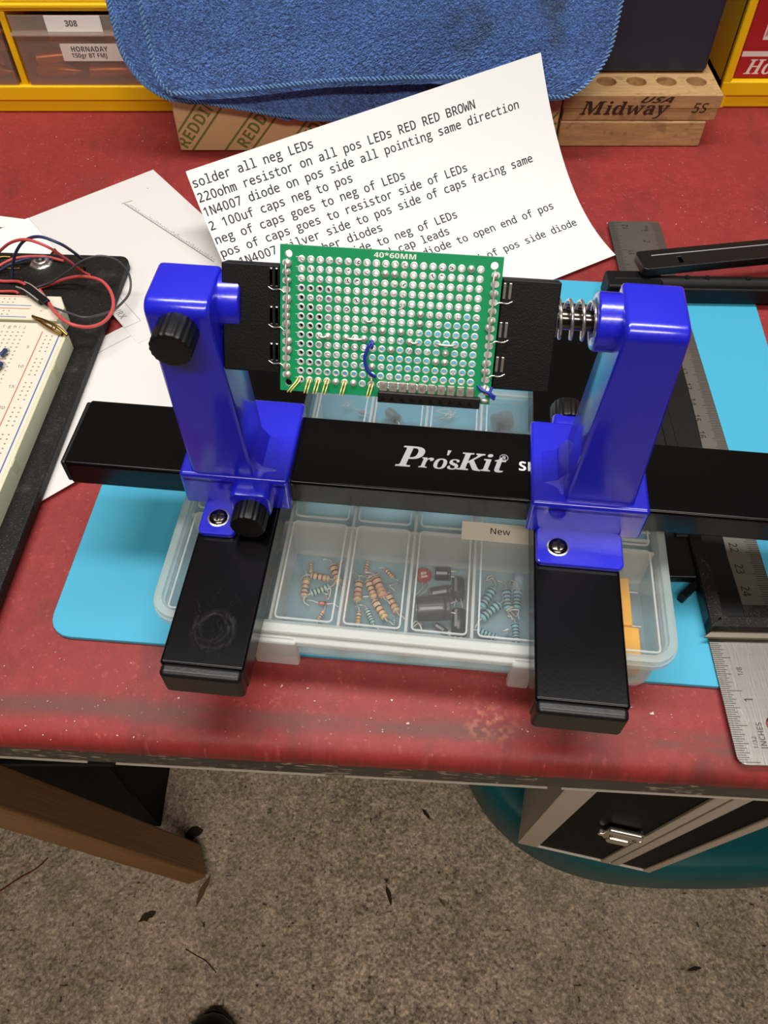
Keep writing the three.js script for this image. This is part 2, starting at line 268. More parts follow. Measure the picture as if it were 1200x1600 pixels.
    const hub = part('hub', [alongX(lathe([[4, -1], [8, -1], [8.3, -.4], [8.3, 5.6], [7.6, 6.4], [4.6, 6.4], [4.6, 2]], 36)).translate(0, 0, 0)].map((g) => L ? g.translate(-45, hubY, hubZ) : g.rotateY(Math.PI).translate(66, hubY, hubZ)), M.blue, col);
    // jaw axle and, on the right, the spring
    if (!L) {
      part('axle', alongX(cyl(2.9, 2.9, 20)).translate(55, hubY, hubZ), M.darkChrome, holder);
      const pts = []; for (let k = 0; k <= 150; k++) { const a = k / 150 * 5.6 * 6.2832, q = k / 150; const w = q < .18 ? q * .35 : .063 + (q - .18) * 1.142; pts.push([48.6 + w * 15.5, hubY + 5.3 * Math.cos(a), hubZ + 5.3 * Math.sin(a)]); }
      part('spring', tube(pts, .5, 300, false, 7), M.chrome, holder);
    } else part('axle', alongX(cyl(3.6, 3.6, 9)).translate(-44, hubY, hubZ), M.blackMatte, holder);
    // tab screwed to the foot
    const tx0 = L ? -60 : 55, tx1 = L ? -47 : 84;
    const tb = part('tab', flat(shape(rrect(tx0, tx1, -39.8, -25, 2.2)), 2.2, .5).translate(0, E + 13.4, 0), M.blue, br);
    screw(L ? -54 : 62.3, E + 15.5, 33, br);
    // knobs
    if (L) {
      part('knob', [knob(5.9, 9.5).translate(-58.5 + 4.2, 119, 23.6 + .4)], M.blackPlastic, col);
      part('knob', [knob(6, 8.5).translate(-42, E + 20.2, 31)], M.blackPlastic, br);
      part('hood', [smoothed(ext(shape([...rrect(-49, -35.2, E + 17, E + 28.3, 2.6)].map((q) => q)), 7.5, .6), .5).translate(0, 0, 24.5)], M.blue, br);
    } else {
      part('knob', [knob(6, 9).rotateY(Math.PI).translate(65.5, E + 23, -16)], M.blackPlastic, br);
      part('hood', [smoothed(ext(shape(rrect(59.5, 72, E + 15, E + 28, 2.2)), 6, .6), .5).translate(0, 0, -17)], M.blue, br);
    }
  }
}

// ---------------------------------------------------------------- the perforated board, leaning back 30 degrees in the jaws
const boardPos = [0.94, 118.94, -172.5], boardRot = new THREE.Euler(-30.57 * D2R, -6.09 * D2R, .29 * D2R, 'YXZ');
const HX = (c) => (c - 9.5) * 2.54, HY = (r) => (6.5 - r) * 2.54;
{ // jaws: parts of the holder, turned like the board
  const inv = new THREE.Matrix4().compose(V(LW(0, 0, 0)), new THREE.Quaternion().setFromEuler(new THREE.Euler(0, -YAW * D2R, 0)), new THREE.Vector3(1, 1, 1)).invert();
  const m = inv.multiply(new THREE.Matrix4().compose(V(boardPos), new THREE.Quaternion().setFromEuler(boardRot), new THREE.Vector3(1, 1, 1)));
  for (const L of [true, false]) {
    const [x0, x1, y0, y1] = L ? [-46.6, -28.5, -15.4, 14.4] : [28.5, 46, -15.6, 14.4];
    const groove = L ? -30.3 : 30.3;
    const j = part('jaw', [box(x0, x1, y0, y1, -7, -2, .5), box(L ? x0 : groove, L ? groove : x1, y0, y1, -2.6, -.9, .4)].map((g) => g.applyMatrix4(m)), M.blackMatte, holder);
    for (const y of L ? [11.2, .9, -9.3] : [11.3, .9, -8.6]) { // folded wire clip on the jaw lip
      const sx = L ? -1 : 1, bx = L ? -30.4 : 30.4;
      part('clip', [box(bx + sx * .2, bx + sx * 1.0, y - 2, y + 2.2, -.95, -.4, .15), box(bx + sx * 1.7, bx + sx * 2.5, y - 2, y + 2.2, -.95, -.4, .15), tube([[bx + sx * 3, y - 2.6, -.5], [bx + sx * 1.6, y - 3.2, 0], [bx - sx * .6, y - 3, .5], [bx - sx * 1.6, y - 3.8, .6]], .22, 12, false, 6)].map((g) => g.applyMatrix4(m)), M.chrome, j);
    }
  }
}
{
  const t = thing('circuit_board', 'green perforated prototyping circuit board with soldered jumpers held between the jaws', 'circuit board', boardPos);
  t.rotation.copy(boardRot);
  const s = shape([[-30, -20], [30, -20], [30, 20], [-30, 20]]);
  for (let r = 0; r < 14; r++) for (let c = 0; c < 20; c++) s.holes.push(circ(HX(c), HY(r), .62, 9));
  for (const x of [-27.7, 27.7]) for (const y of [-17.7, 17.7]) s.holes.push(circ(x, y, 1.05, 16));
  part('board', ext(s, 1.6).translate(0, 0, -1.6), M.pcb, t);
  const ring = prep(lathe([[.6, -1.65], [.6, .1], [.7, .14], [.95, .12], [1.05, .02], [1.05, 0]], 14).rotateX(Math.PI / 2));
  const filled = prep(lathe([[1.03, 0], [1.0, .15], [.85, .45], [.45, .75], [0, .85]], 14).rotateX(Math.PI / 2));
  const half = prep(mergeGeometries([lathe([[.5, -1.0], [.5, .1], [.7, .2], [1.02, .05], [1.02, 0]], 14).rotateX(Math.PI / 2), new THREE.SphereGeometry(.42, 8, 6).scale(1, .8, .7).translate(.25, -.1, .1), cyl(.22, .22, 1.2, 8).rotateX(Math.PI / 2).translate(-.1, .1, .1)]));
  const solderSet = new Set('0,3 0,18 1,7 1,9 1,10 2,10 3,9 3,10 4,11 5,13 6,13 7,9 7,11 8,12 8,3 8,2 8,5 8,7 9,12 9,14 9,16 9,10 10,15 10,16 11,8 13,4 13,6 13,2'.split(' '));
  for (let r = 0; r < 14; r++) for (let c = 0; c < 20; c++) {
    const k = `${r},${c}`, q = h2(r * 31 + 5, c * 17 + 3), g = solderSet.has(k) && q > .35 ? filled : solderSet.has(k) || q > .82 ? half : ring;
    const m = part('solder_pad', g, g === filled ? M.solder : M.pad, t); m.position.set(HX(c) * MM, HY(r) * MM, 0); m.rotation.z = q * 6.28;
  }
  // the two bus strips along the short sides: long pads, solder lumps and the wire over them
  for (const sx of [-1, 1]) {
    const x = sx * 28.0, lump = prep(new THREE.SphereGeometry(1, 10, 8)), oval = prep(ext(shape(rrect(-1.4, .9, -.85, .85, .8)), .15, .03));
    for (let r = 0; r < 14; r++) {
      const y = HY(r) * .93, m = part('edge_pad', oval, M.pad, t); m.position.set(x * MM, y * MM, 0); if (sx > 0) m.rotation.z = Math.PI;
      if (h2(r + 3, sx + 9) > .25) { const l = part('solder_joint', lump, M.solder, t); l.position.set((x - sx * rr(-.3, .4)) * MM, (y + rr(-.3, .3)) * MM, .25 * MM); l.scale.set(rr(.8, 1.25), rr(.8, 1.3), rr(.7, 1)); }
    }
    part('bus_wire', tube([[x, 16.4, .2], [x - .3, 14, 1.1], [x + .2, 9, .9], [x - .2, 3, 1.1], [x + .1, -3, .9], [x - .2, -9, 1.1], [x - .2, -13, .9], [x, -15.4, .2]], .3, 60, false, 7), M.solder, t);
  }
  const jump = (pts, r, m, name) => part(name, tube(pts, r, 40, false, 7), m, t);
  // bare wire jumpers
  for (const [r, c0, c1, dy] of [[8, 2, 3, 0], [8, 5, 7, 0], [6, 7, 8, 0], [8, 12, 13, 0], [8, 15, 17, 0]]) { const a = HX(c0), b = HX(c1), y = HY(r) + dy; jump([[a, y, .2], [a + .5, y, 1], [(a + b) / 2, y - .15, 1.1], [b - .5, y, 1], [b, y, .2]], .3, M.solder, 'bare_jumper'); }
  jump([[HX(11), HY(4) + .2, .8], [HX(11) + .2, HY(4) - .8, 1], [HX(11) - .8, HY(4) - 1.3, .9]], .25, M.solder, 'bare_jumper');
  jump([[HX(8) - .2, HY(9) + .2, 0], [HX(8) - .6, HY(9) + 1.6, 1.4], [HX(7) + 1, HY(9) - .6, 1.8], [HX(7) + .6, HY(10) - .2, 1.8], [HX(7) + 1.2, HY(11), 1.8], [HX(8) - .2, HY(12) + .8, 1.6], [HX(8) + 1.1, HY(12) - .2, .4]], .5, M.wireBlue, 'blue_jumper');
  jump([[HX(8) - .5, HY(8) - .3, .3], [HX(8), HY(8) - 1.1, 1.1], [HX(8) - .5, HY(9) + .6, 1.4]], .5, M.wireBlue, 'blue_jumper');
  jump([[26.2, -14.6, .6], [27.4, -15.6, 1.4], [29.3, -16.2, 1.6], [31.4, -17.3, 1.4]], .42, M.wireBlue, 'blue_jumper');
  jump([[30.2, -14.6, 1], [29.8, -16.8, 1.6], [31.2, -18, 1.3]], .42, M.wireBlue, 'blue_jumper');
  part('solder_joint', [new THREE.SphereGeometry(1.3, 12, 8).scale(1, .9, .6).translate(29, -16.2, .3), new THREE.SphereGeometry(1, 12, 8).scale(1.2, .7, .6).translate(28.6, -18.8, .5)], M.solder, t);
  // gold prongs at the lower edge
  [0, 1, 2, 3, 5, 8].forEach((c, i) => {
    const x = HX(c) + (i ? .1 : -.5), y = HY(13), lean = i ? -.7 : -2.4;
    for (const d of [-.42, .42]) part('gold_prong', tube([[x + d * .8 + .2, y + .6, .3], [x + d, y - .2, 1.3], [x + d + lean * .6, y - 2, 2.2], [x + d + lean, y - 3.3, 2.5]], .24, 16, false, 6), M.gold, t);
  });
  part('solder_joint', tube([[HX(8), HY(12) - .3, .4], [HX(8) + .1, HY(12) - 1.4, .8], [HX(8), HY(13), .5]], .42, 10, false, 7), M.solder, t);
  // right-angle socket strip
  const hd = part('pin_socket', [box(-1.6, 27.2, -20.9, -17.9, .1, 2.6, .25)], M.blackPlastic, t);
  for (let k = 0; k < 10; k++) {
    const x = 0 + k * 2.72 - .2;
    part('pin_shroud', [box(x - 1.05, x + 1.05, -17.9, -15.2, .1, 1.3, .2), cyl(.4, .4, .8, 10).rotateX(Math.PI / 2).translate(x, -16, 1.4)], M.shroud, hd);
    part('socket_slot', ext(shape([[x - .8, -20.1], [x + .8, -20.1], [x, -18.8]]), .25).translate(0, 0, 2.5), M.darkChrome, hd);
  }
  part('size_lettering', text('40*60MM', 'sans_bold', 1.35, .05, 0, 1.35).translate(-4.6, 18.1, 0), M.white, t);
  part('row_ticks', [...Array(14)].map((_, r) => box(-25.7, -25.0, HY(r) + .5, HY(r) + .62, 0, .04, 0)), M.white, t);
}

// ---------------------------------------------------------------- clear organiser box under the holder (holder's frame)
const BX0 = -75, BX1 = 105, BZ0 = -57, BZ1 = 65, BH = 27;
{
  const t = thing('organizer_box', 'clear plastic parts organiser with compartments under the black rail, lid closed', 'box', LW(0, 0, 0), -YAW);
  const wallRing = (x0, x1, z0, z1, r, th, y0, y1) => flat(shape(rrect(x0, x1, -z1, -z0, r), [path(rrect(x0 + th, x1 - th, -z1 + th, -z0 - th, Math.max(r - th, .5)))]), y1 - y0).translate(0, y0, 0);
  const tub = part('tub', [flat(shape(rrect(BX0 + 3.5, BX1 - 3.5, -BZ1 + 3.5, -BZ0 - 3.5, 7)), 1).translate(0, 2.1, 0), wallRing(BX0 + 3.5, BX1 - 3.5, BZ0 + 3.5, BZ1 - 3.5, 7, 1, 3.1, 22)], M.frost, t);
  part('rim', [wallRing(BX0, BX1, BZ0, BZ1, 10, 4.2, 22, 24.2), wallRing(BX0 + .8, BX1 - .8, BZ0 + .8, BZ1 - .8, 9, 2.6, 24.2, 26.2)], M.frost, tub);
  const XD = [-56, -33, -9.5, 13.6, 36, 58, 81], rows = [[20, 61], [-20, 18], [-53, -22]];
  for (const x of XD) part('divider', box(x - .5, x + .5, 3.1, 24, BZ0 + 4.5, BZ1 - 4.5, 0), M.milky, tub);
  for (const z of [19, -21]) part('divider', box(BX0 + 4.5, BX1 - 4.5, 3.1, 23.6, z - .5, z + .5, 0), M.milky, tub);
  const lid = part('lid', flat(shape(rrect(BX0 + 3.6, BX1 - 3.6, -BZ1 + 3.6, -BZ0 - 3.6, 6)), .7).translate(0, 25.6, 0), M.clear, t);
  const cols = [BX0 + 5, ...XD, BX1 - 5];
  for (const [z0, z1] of rows) for (let k = 0; k < cols.length - 1; k++) { // raised welt round every compartment
    const a = cols[k] + 1.7, b = cols[k + 1] - 1.7; if (b - a < 6) continue;
    part('lid_welt', flat(shape(rrect(a, b, -z1, -z0, 1.6, 3), [path(rrect(a + .6, b - .6, -z1 + .6, -z0 - .6, 1.0, 3))]), .5).translate(0, 26.3, 0), M.welt, lid);
  }
  // front ridge with two latch posts and the recess between them
  part('front_ridge', [box(-38, 57, 24.6, 26.9, 62.5, 66.2, .8), box(-38, 57, 21.6, 24.4, 65.6, 68.4, .7)], M.milky, t);
  part('latch_post', [box(-38, -22.5, 8, 24.4, 66, 69.2, 1)], M.milky, t);
  part('latch_post', [box(49.6, 57, 8, 24.4, 66, 69.6, 1)], M.milky, t);
  const lab = part('paper_label', box(30.5, 57, 26.9, 27.15, 14.2, 22.2, 0), mat(0xdcd6c6, .6), lid);
  part('lettering', text('New', 'sans_regular', 2.7, .06).rotateX(-Math.PI / 2).translate(40.6, 27.16, 19.0), M.blackMatte, lab);
  // inner ledge of the wide right compartment
  part('ledge', [box(82, 100, 21, 22.5, 12, 13, .3), box(82, 100, 23, 24, 9.5, 10.3, .3)], M.milky, tub);
}
// ---- loose parts in the box. at(px, py, 5) gives where they lie on its floor
const band = (x, r, w, m, parent) => part('band', alongX(lathe([[r - .3, -w / 2], [r + .04, -w / 2], [r + .04, w / 2], [r - .3, w / 2]], 14)).translate(x, 0, 0), m, parent);
const bandM = { k: mat(0x241c1a, .4), n: mat(0x6b3a1c, .4), r: mat(0xa03024, .4), o: mat(0xb8792e, .35), d: mat(0x2b3c48, .4), g: mat(0xb89a4c, .3, { metalness: .4 }) };
function resistorProto(name, label, body, bands, len, r, lead) {
  const t = thing(name, label, 'resistor');
  const prof = [[0, -len / 2], [r * .7, -len / 2], [r, -len * .44], [r, -len * .28], [r * .84, -len * .2], [r * .84, len * .2], [r, len * .28], [r, len * .44], [r * .7, len / 2], [0, len / 2]];
  part('body', alongX(smoothed(lathe(prof, 16), .7)), body, t);
  bands.forEach((b, i) => { const x = len * (i === 0 ? -.36 : i === bands.length - 1 ? .36 : -.36 + .72 * i / (bands.length - 1)); band(x, Math.abs(x) > len * .26 ? r : r * .86, len * .07, bandM[b], t); });
  if (lead) for (const s of [-1, 1]) part('lead', tube(s < 0 ? [[-len / 2, 0, 0], [-len / 2 - 1.4, 0, 0], [-len / 2 - 2.6, -.2, .8], [-len / 2 - 3.4, -.3, 2.4]] : [[len / 2, 0, 0], [len / 2 + 1.2, 0, 0], [len / 2 + 2.4, .5, -.6], [len / 2 + 3.6, .2, -1]], .28, 10, false, 6), M.solder, t);
  return t;
}
function lay(proto, first, px, label, group, H = 5.4, scaleByLength = 0, tilt = 0) {
  const a = at(px[0], px[1], H), b = at(px[2], px[3], H), dx = b[0] - a[0], dz = b[2] - a[2], L = Math.hypot(dx, dz);
  const o = first ? proto : copyOf(proto, label, null, null, group);
  o.position.set((a[0] + b[0]) / 2 * MM, H * MM, (a[2] + b[2]) / 2 * MM); o.rotation.set(0, -Math.atan2(dz, dx), tilt);
  if (scaleByLength) o.scale.setScalar(clamp(L / scaleByLength, .45, 1.5));
  o.userData.label = label; if (group) o.userData.group = group;
  return o;
}
{
  const tan = mat(0xdfbd94, .5), tanPink = mat(0xd8a48c, .5), blueB = mat(0x8ccad4, .45), paleB = mat(0xa8cfc9, .45);
  const P = resistorProto('resistor', 'tan banded resistor in the left front compartment', tan, ['n', 'k', 'r', 'g'], 7.4, 1.35, true);
  [[474.8, 932, 479.4, 904.5], [485.8, 899, 515, 904.5], [519.7, 883, 529, 911], [497, 968, 506, 954], [486, 880, 486, 894], [527, 886, 534, 878]].forEach((q, i) => lay(P, i === 0, q, ['tan banded resistor standing at the left of the left front compartment, below the level one', 'tan banded resistor lying nearly level across the left front compartment', 'largest tan banded resistor at the upper right of the left front compartment', 'small tan banded resistor alone at the front of the left front compartment', 'tiny tan banded resistor farthest back at the left of the left front compartment', 'tiny tan banded resistor farthest back at the right of the left front compartment'][i], null, 5.4 + (i === 2 ? 2 : 0), 7.4));
  [[574.7, 880, 571, 895], [561, 908, 558, 939], [602, 890, 614, 902.7], [605, 928, 620.6, 956], [584.8, 939, 602, 966], [574.7, 908, 584.8, 934], [561, 956, 559, 976]].forEach((q, i) => lay(P, false, q, ['tan banded resistor farthest back at the top of the second compartment pile', 'tan banded resistor standing at the left of the second front compartment', 'tan banded resistor apart from the pile at the back right of the second compartment', 'tan banded resistor along the right divider of the second front compartment', 'tan banded resistor slanting at the front middle of the second compartment, under the pinkish one', 'tan banded resistor in the pile just left of the pinkish one', 'stubby tan resistor at the front left corner of the second compartment'][i], null, 5.4 + (i % 3) * .7, 7.4));
  const PP = resistorProto('resistor', '', tanPink, ['n', 'k', 'o', 'g'], 8, 1.7, true);
  lay(PP, true, [586.7, 902.7, 599.5, 932], 'thicker pinkish tan resistor in the middle of the second front compartment', null, 7.4, 8);
  const B = resistorProto('resistor', '', paleB, ['d', 'd', 'd', 'n', 'd'], 7.4, 1.3, true);
  lay(B, true, [485, 928, 515, 917], 'pale blue green resistor among tan ones in the left front compartment', null, 5.4, 7.4);
  lay(B, false, [573, 952, 583, 974], 'pale blue green resistor slanting at the front middle of the second compartment', null, 5.2, 7.4); lay(B, false, [616, 967, 616, 982], 'pale blue green resistor at the front right corner of the second compartment', null, 5.2, 7.4);
  const C = resistorProto('resistor', '', blueB, ['d', 'd', 'd', 'n', 'd'], 7.4, 1.4, true);
  [[771, 921, 752, 949], [780, 944, 752, 967], [791, 921, 794, 953], [809, 921, 807, 952], [747, 986, 776.5, 997], [804.5, 974, 807, 1002]].forEach((q, i) => lay(C, i === 0, q, ['light blue resistor slanting at the left of the fourth front compartment, the upper of two', 'light blue resistor slanting at the left of the fourth front compartment, the lower of two', 'light blue upright resistor in the fourth compartment, left one of the side by side pair', 'light blue upright resistor in the fourth compartment, right one of the side by side pair', 'light blue resistor lying nearly level at the front of the fourth compartment', 'light blue upright resistor at the front right corner of the fourth compartment'][i], null, 5.2, 7.4));
  // small glass diode
  const gd = thing('diode', 'tiny orange glass diode lying in the left front compartment', 'diode');
  part('body', alongX(smoothed(lathe([[0, -1.6], [.8, -1.5], [.9, 0], [.8, 1.5], [0, 1.6]], 12))), mat(0xc0623a, .15), gd); part('band', alongX(cyl(.93, .93, .5, 12)).translate(.9, 0, 0), bandM.k, gd);
  for (const s of [-1, 1]) part('lead', tube([[s * 1.6, 0, 0], [s * 4, .2, -.5], [s * 6, 0, .6 * s]], .25, 10, false, 6), M.solder, gd);
  lay(gd, true, [497, 942, 511.5, 944], 'tiny orange glass diode lying in the left front compartment', null, 4.4);
  const bd = copyOf(gd, 'small orange diode in the rear compartment just behind the black rail', null, null); lay(bd, true, [556, 641, 575, 648], 'small orange diode in the rear compartment just behind the black rail', null, 5);
  // capacitors of the third compartment
  const shiny = mat(0x1a1b20, .25), dull = mat(0x2c2d31, .35), endM = mat(0xa8a8aa, .35, { metalness: .8 });
  const cap = (label, px, r, m, H, endColor) => {
    const a = at(px[0], px[1], H), b = at(px[2], px[3], H), L = Math.hypot(b[0] - a[0], b[2] - a[2]);
    const t = thing('capacitor', label, 'capacitor', [(a[0] + b[0]) / 2, H, (a[2] + b[2]) / 2], -Math.atan2(b[2] - a[2], b[0] - a[0]) / D2R);
    part('can', alongX(smoothed(lathe([[0, -L / 2], [r * .85, -L / 2], [r, -L / 2 + .4], [r, L * .3], [r * .92, L * .33], [r, L * .37], [r, L / 2 - .4], [r * .85, L / 2], [0, L / 2]], 24), .6)), m, t);
    part('end_disc', alongX(cyl(r * .8, r * .8, .2, 20)).translate(-L / 2 - .05, 0, 0), endColor || endM, t);
    part('stripe', ext(shape([[-L * .42, -.5], [L * .25, -.5], [L * .25, .5], [-L * .42, .5]]), .1).rotateX(-Math.PI / 2 + .5).translate(0, r * .9, r * .45), mat(0x8a8d92, .4), t);
    for (const s of [-1, 1]) part('lead', tube([[L / 2, 0, s * r * .4], [L / 2 + 1.6, 0, s * r * .5], [L / 2 + 3.2, -.6, s * r * .7]], .28, 8, false, 6), M.solder, t);
    return t;
  };
  cap('small glossy black capacitor beside the red disc in the third compartment', [679, 896, 704, 897], 2.7, shiny, 6);
  cap('black cylinder capacitor with an orange end at the right of the third compartment', [716, 905, 716, 936], 2.4, dull, 6, mat(0xc98045, .4));
  cap('largest dark grey capacitor lying across the third compartment', [650, 952, 703, 950], 4.6, dull, 8.2);
  cap('flat dark grey capacitor wedged behind the largest grey one in the third compartment', [672, 928, 704, 923], 2.2, dull, 5.6);
  cap('black capacitor standing along the right side of the third compartment, nearest the front', [717, 954, 716, 994], 2.6, shiny, 6);
  cap('tiny black capacitor at the front of the third compartment', [680, 976, 699, 988], 1.0, shiny, 4.6);
  const rd = thing('disc_capacitor', 'red brown disc capacitor with white print in the third compartment', 'capacitor', at(662, 899, 5.5), 10);
  part('disc', smoothed(lathe([[0, -1.3], [1.6, -1.2], [2.9, -.6], [3.1, 0], [2.9, .6], [1.6, 1.2], [0, 1.3]], 24), .8).rotateX(.5), mat(0x9c2a24, .3), rd);
  part('print', [text('63V', 'sans_bold', .9, .05).translate(-1.1, .2, 0), text('104K', 'sans_bold', .8, .05).translate(-1.2, -1, 0)].map((g) => g.rotateX(-Math.PI / 2 + .5).translate(0, 1.15, .45)), M.white, rd);
  for (const s of [-1, 1]) part('lead', tube([[s * 1, -.8, 2.2], [s * 1.2, -1, 4], [s * 1.2 - 2, -1, 6.4], [s - 4.5, -1.2, 8]], .25, 14, false, 6), M.solder, rd);
  // loose items in the rear row, behind the rail
  cap('small dark capacitor standing in the rear compartment behind the rail, second from left', [606, 642, 622, 656], 2.2, dull, 6);
  const scrap = (label, px, n, r, m) => { const p = at(px[0], px[1], 4.5), pts = []; for (let k = 0; k < n; k++) pts.push([rr(-r, r), rr(.2, 2.6), rr(-r * .7, r * .7)]); const t = thing('lead_scrap', label, 'wire scrap', p, 0); part('wire', tube(pts, .28, n * 8, false, 6), m || M.solder, t); return t; };
  scrap('crumpled silver lead clippings in the rear compartment left of the grey roll', [696, 654], 14, 5.5);
  scrap('shiny bent lead at the top end of the paired blue resistors', [801, 914], 8, 1.6); scrap('shiny bent leads below the paired blue resistors', [800, 959], 12, 2.6); scrap('tiny bent lead at the front of the blue resistor compartment', [790, 990], 8, 1.3); scrap('shiny bent lead above the slanting blue resistors', [765, 907], 8, 1.4);
  scrap('curved silver leads between the resistors of the left compartment', [510, 930], 8, 3.5); scrap('tangled silver leads over the tan resistors of the second compartment', [580, 905], 10, 4); scrap('bent silver leads at the right of the second compartment', [612, 918], 7, 2.5); scrap('hooked silver lead at the front left of the third compartment', [655, 980], 6, 3);
  scrap('long thin silver leads crossing in the leftmost rear compartment', [540, 638], 6, 7);
  const roll = thing('wire_roll', 'grey roll of thin wire in the rear right compartment behind the rail', 'wire', at(785, 658, 7), 20);
  for (let k = 0; k < 7; k++) part('turn', new THREE.TorusGeometry(3.6 + .2 * (k % 2), .55, 6, 24).rotateY(Math.PI / 2).rotateZ(.06 * (k % 3)).translate(-3.6 + k * 1.15, 0, 0), mat(0x77777c, .45, { metalness: .4 }), roll);
  const relay = thing('terminal_block', 'yellow stepped plastic terminal part beside the right foot inside the box', 'terminal block', LW(90.8, 3.2, 43), -YAW);
  part('housing', [box(-4, 3.2, 0, 9, -20, 0, .6), box(-4, 5.6, 0, 8, 0, 15, .6)], mat(0xf2ae04, .4), relay);
  for (const z of [-17, -2.5]) part('pin', alongX(cyl(.35, .35, 4.4, 8)).translate(5.2, 4, z), M.solder, relay);
}

// ---------------------------------------------------------------- papers
function printed(w, h, bg, draw, k = 8) { return mat(0xffffff, .75, { map: canvasTex(Math.round(w * k), Math.round(h * k), (c, W, H) => { c.fillStyle = bg; c.fillRect(0, 0, W, H); c.scale(k, k); draw(c); }) }); }
{ // instruction sheet, curling up towards the towel
  const BL = [-45, 2.4, -268.2], BR = [124.5, 2.4, -367], TL = [-102.2, 39, -386.2], TR = [85.3, 64.8, -460];
  const raw = (u, v) => { const p = [0, 1, 2].map((i) => lerp(lerp(BL[i], BR[i], u), lerp(TL[i], TR[i], u), v)); const k = 2.66 - .39 * u; p[1] = 2.4 + (lerp(TL[1], TR[1], u) - 2.4) * v ** k; return p; };
  const f = (u, v) => { let L = 0; const n = 48, acc = [0]; let q = V(raw(u, 0)); for (let k = 1; k <= n; k++) { const r = V(raw(u, k / n)); L += r.distanceTo(q); acc.push(L); q = r; } let k = 1; while (k < n && acc[k] < v * L) k++; const w = (v * L - acc[k - 1]) / (acc[k] - acc[k - 1]); return raw(u, (k - 1 + w) / n); };
  const lines = ['solder all neg LEDs', '220ohm resistor on all pos LEDs RED RED BROWN', '1N4007 diode on pos side all pointing same direction', '2 100uf caps neg to pos', 'neg of caps goes to neg of LEDs', 'pos of caps goes to resistor side of LEDs', '1 1N4007 silver side to pos side of caps facing same', 'as other diodes', 'silver side to neg of LEDs', 'solder and cap leads', 'solder silver diode to open end of pos', 'solder wire to other end of pos side diode'];
  const indent = [0, 0, 0, 0, 0, 0, 0, 34, 38, 51, 52, 46];
  const m = printed(205, 130.4, '#e6e5e4', (c) => {
    c.fillStyle = '#1c1c20'; c.strokeStyle = '#1c1c20'; c.lineWidth = .16; c.font = '5.95px monospace'; const adv = c.measureText('0').width || 3.6;
    lines.forEach((s, i) => { c.save(); c.translate(.6 + indent[i], 8.4 + 7.61 * (i === 11 ? 12 : i)); c.scale(3.59 / adv, 1.08); c.fillText(s, 0, 0); c.strokeText(s, 0, 0); c.restore(); });
  }, 9.9);
  solo('instruction_sheet', sheet(f, 30, 30, .2), m, 'white sheet of printed soldering notes curling up against the blue towel', 'paper');
}
